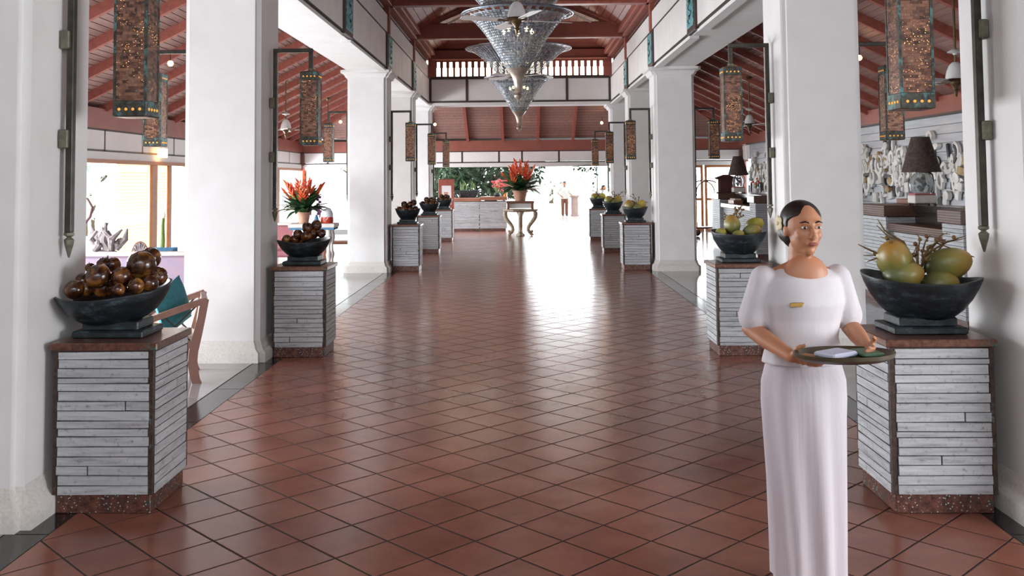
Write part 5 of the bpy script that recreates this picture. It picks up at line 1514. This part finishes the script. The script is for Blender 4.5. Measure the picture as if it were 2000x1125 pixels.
# ------------------------------------------------------------------ outdoors
M_ground = simple('pale_paving', '#d9d6cf', '#cbc8c0', .8, scale=1.5)
gr = box_obj('ground', M_ground, None, -70, 70, -25, 130, -.12, -.056, kind='structure', label='pale sunlit paving around the pavilion')
tf = box_obj('terrace', simple('terrace_stone','#cfcac2','#c2bdb4',.25), gr, -9.5, 12, 33.6, 62, -.056, -.004)
ts = box_obj('terrace_side', bpy.data.materials['terrace_stone'], gr, -14, -9.55, -4, 33.6, -.056, -.01)
M_foliage = NT('tree_foliage'); _g = M_foliage.coord('Object'); _n = M_foliage.noise(_g, 1.2)
M_foliage = M_foliage.set(M_foliage.vary(M_foliage.ramp(_n, [(.3,'#16261a'),(.7,'#35502e')]), h=.02, val=.5), .5)
M_glarefol = NT('glare_foliage'); _g = M_glarefol.coord('Object'); _n = M_glarefol.noise(_g, 1.0)
M_glarefol = M_glarefol.set(M_glarefol.vary(M_glarefol.ramp(_n, [(.3,'#c9d8d0'),(.7,'#e2ebe4')]), val=.2), .6)  # leaf colour whitened to stand in for outdoor glare and haze
M_bark = simple('bark', '#6b5a48', '#4f4236', .85, scale=9, bump=.4)
def tree(loc, label, R, zc, H, n, mat, seed, name='garden_tree', size=.16):
    r = random.Random(seed); o = empty(name, loc, 0, label, 'tree', 'garden trees')
    MB().tube([(0,0,-.05),(.05,.05,zc*.5),(0,0,zc)], [.16,.12,.06], 8).build('trunk', M_bark, o, smooth=True)
    for k in range(5):
        a = 2*pi*k/5; MB().tube([(0,0,zc*.55),(R*.3*cos(a),R*.3*sin(a),zc*.85),(R*.65*cos(a),R*.65*sin(a),zc+r.uniform(-.3,.5))], [.06,.04,.015], 6).build('branch', M_bark, o)
    v = []; f = []
    for k in range(n):
        while True:
            p = Vector((r.uniform(-1,1), r.uniform(-1,1), r.uniform(-1,1)))
            if .35 < p.length < 1: break
        c = Vector((p.x*R, p.y*R, zc+p.z*H)); 
        u = Vector((r.uniform(-1,1), r.uniform(-1,1), r.uniform(-1,1))).normalized()
        w = u.cross(Vector((r.uniform(-1,1), r.uniform(-1,1), r.uniform(-1,1)))).normalized(); s = size*r.uniform(.6,1.3)
        i = len(v); v += [tuple(c-u*s), tuple(c+w*s*.38), tuple(c+u*s), tuple(c-w*s*.38)]; f.append((i,i+1,i+2,i+3))
    MB().add(v, f).build('crown', mat, o, kind='stuff')
    return o
tree((-3.6,38,0), 'leafy dark green tree behind the far counter, on its left', 2.2, 2.1, 1.5, 2600, M_foliage, 1)
tree((-1.2,39.5,0), 'leafy dark green tree behind the red shaded lamp', 2.2, 2.2, 1.4, 2600, M_foliage, 2)
tree((-6.5,41,0), 'tree with glare put into its leaf colour beyond the last left column', 2.4, 2.2, 1.8, 1500, M_glarefol, 3)
tree((2.2,70,0), 'tree with haze put into its leaf colour beyond the bright forecourt', 4.5, 2.0, 1.8, 1500, M_glarefol, 4, size=.3)
tree((7.0,75,0), 'tree with haze put into its leaf colour beyond the man outside', 4.5, 2.6, 2.2, 1500, M_glarefol, 5, size=.3)
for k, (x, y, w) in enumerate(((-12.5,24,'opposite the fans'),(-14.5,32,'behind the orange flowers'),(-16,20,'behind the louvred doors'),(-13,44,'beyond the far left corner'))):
    tree((x,y,0), 'garden tree with glare put into its leaf colour %s' % w, 2.6, 2.6, 2.0, 1300, M_glarefol, 10+k, size=.26)
# climbing vine at the last right column
vn = empty('climbing_vine', (2.44, 31.0, 0), 0, 'leafy vine hanging from the lintel beside the last right column', 'vine')
MB().tube([(0.02,0,0),(.0,.02,.9),(.03,0,1.6),(.0,0,2.2)], .012, 6).build('vine_stem', M_bark, vn)
MB().tube([(0.0,0,2.15),(-.3,0,2.17),(-.75,0,2.13)], .01, 6).build('vine_stem', M_bark, vn)
rv = random.Random(2)
for k in range(70):
    if k < 46: c = (rv.uniform(-.75,.05), rv.uniform(-.08,.05), 2.13-rv.uniform(0,.30)*max(0,1-abs(rv.uniform(0,.8))))
    else: c = (rv.uniform(-.12,.05), rv.uniform(-.06,.06), rv.uniform(1.2,2.1))
    mb = MB(); leaf_mesh(mb, c, rv.uniform(0,6.28), rv.uniform(-.9,.4), .11, .075, .6, 3); mb.build('leaf', M_leaf, vn, smooth=True)
# porch roof over the forecourt where the staff stand
pr_ = empty('porch_roof', (3.6, 40.5, 0), 0, 'flat porch roof over the forecourt outside the far end', 'roof'); pr_['kind'] = 'structure'
del pr_['category']
box_obj('roof_slab', M_plaster, pr_, -4.2, 5.0, -6.5, 6.5, 3.3, 3.5)
for x in (-4.0, 4.8):
    for y in (6.3,): box_obj('porch_post', M_plaster, pr_, x-.12, x+.12, y-.12, y+.12, 0, 3.3, b=.01)
box_obj('porch_post', M_plaster, pr_, 4.68, 4.92, -6.4, -6.16, 0, 3.3, b=.01)
# balustrade and porch post seen through the garden side
bl_ = empty('garden_balustrade', (-10.8, 17.0, 0), 0, 'pale balustrade across the terrace outside the louvred doors', 'balustrade')
M_palepost = simple('pale_post', '#cdb5bd', '#bfa5ae', .7)
for z in (.1,.85): box_obj('rail', M_panel, bl_, -.05, .05, -5, 9, z, z+.08)
for k in range(36): MB().lathe([(.03,.18),(.05,.3),(.03,.5),(.045,.7),(.03,.85)], 8, (0,-4.9+.39*k,0)).build('baluster', M_panel, bl_)
pp_ = empty('porch_post', (-10.4, 18.6, 0), 0, 'pinkish porch post outside the louvred doors', 'post')
box_obj('post_shaft', M_palepost, pp_, -.13, .13, -.13, .13, 0, 2.6, b=.01)
box_obj('post_cap', M_palepost, pp_, -.2, .2, -.2, .2, 2.5, 2.6, b=.01)

# small glints are not worth sampling as lamps
for nm in ('lantern_copper', 'amber_stud', 'spot_glow', 'glowing_glass', 'warm_bulb', 'amber_lamp', 'lamp_bulb'):
    if nm in bpy.data.materials:
        bpy.data.materials[nm].cycles.emission_sampling = 'NONE'
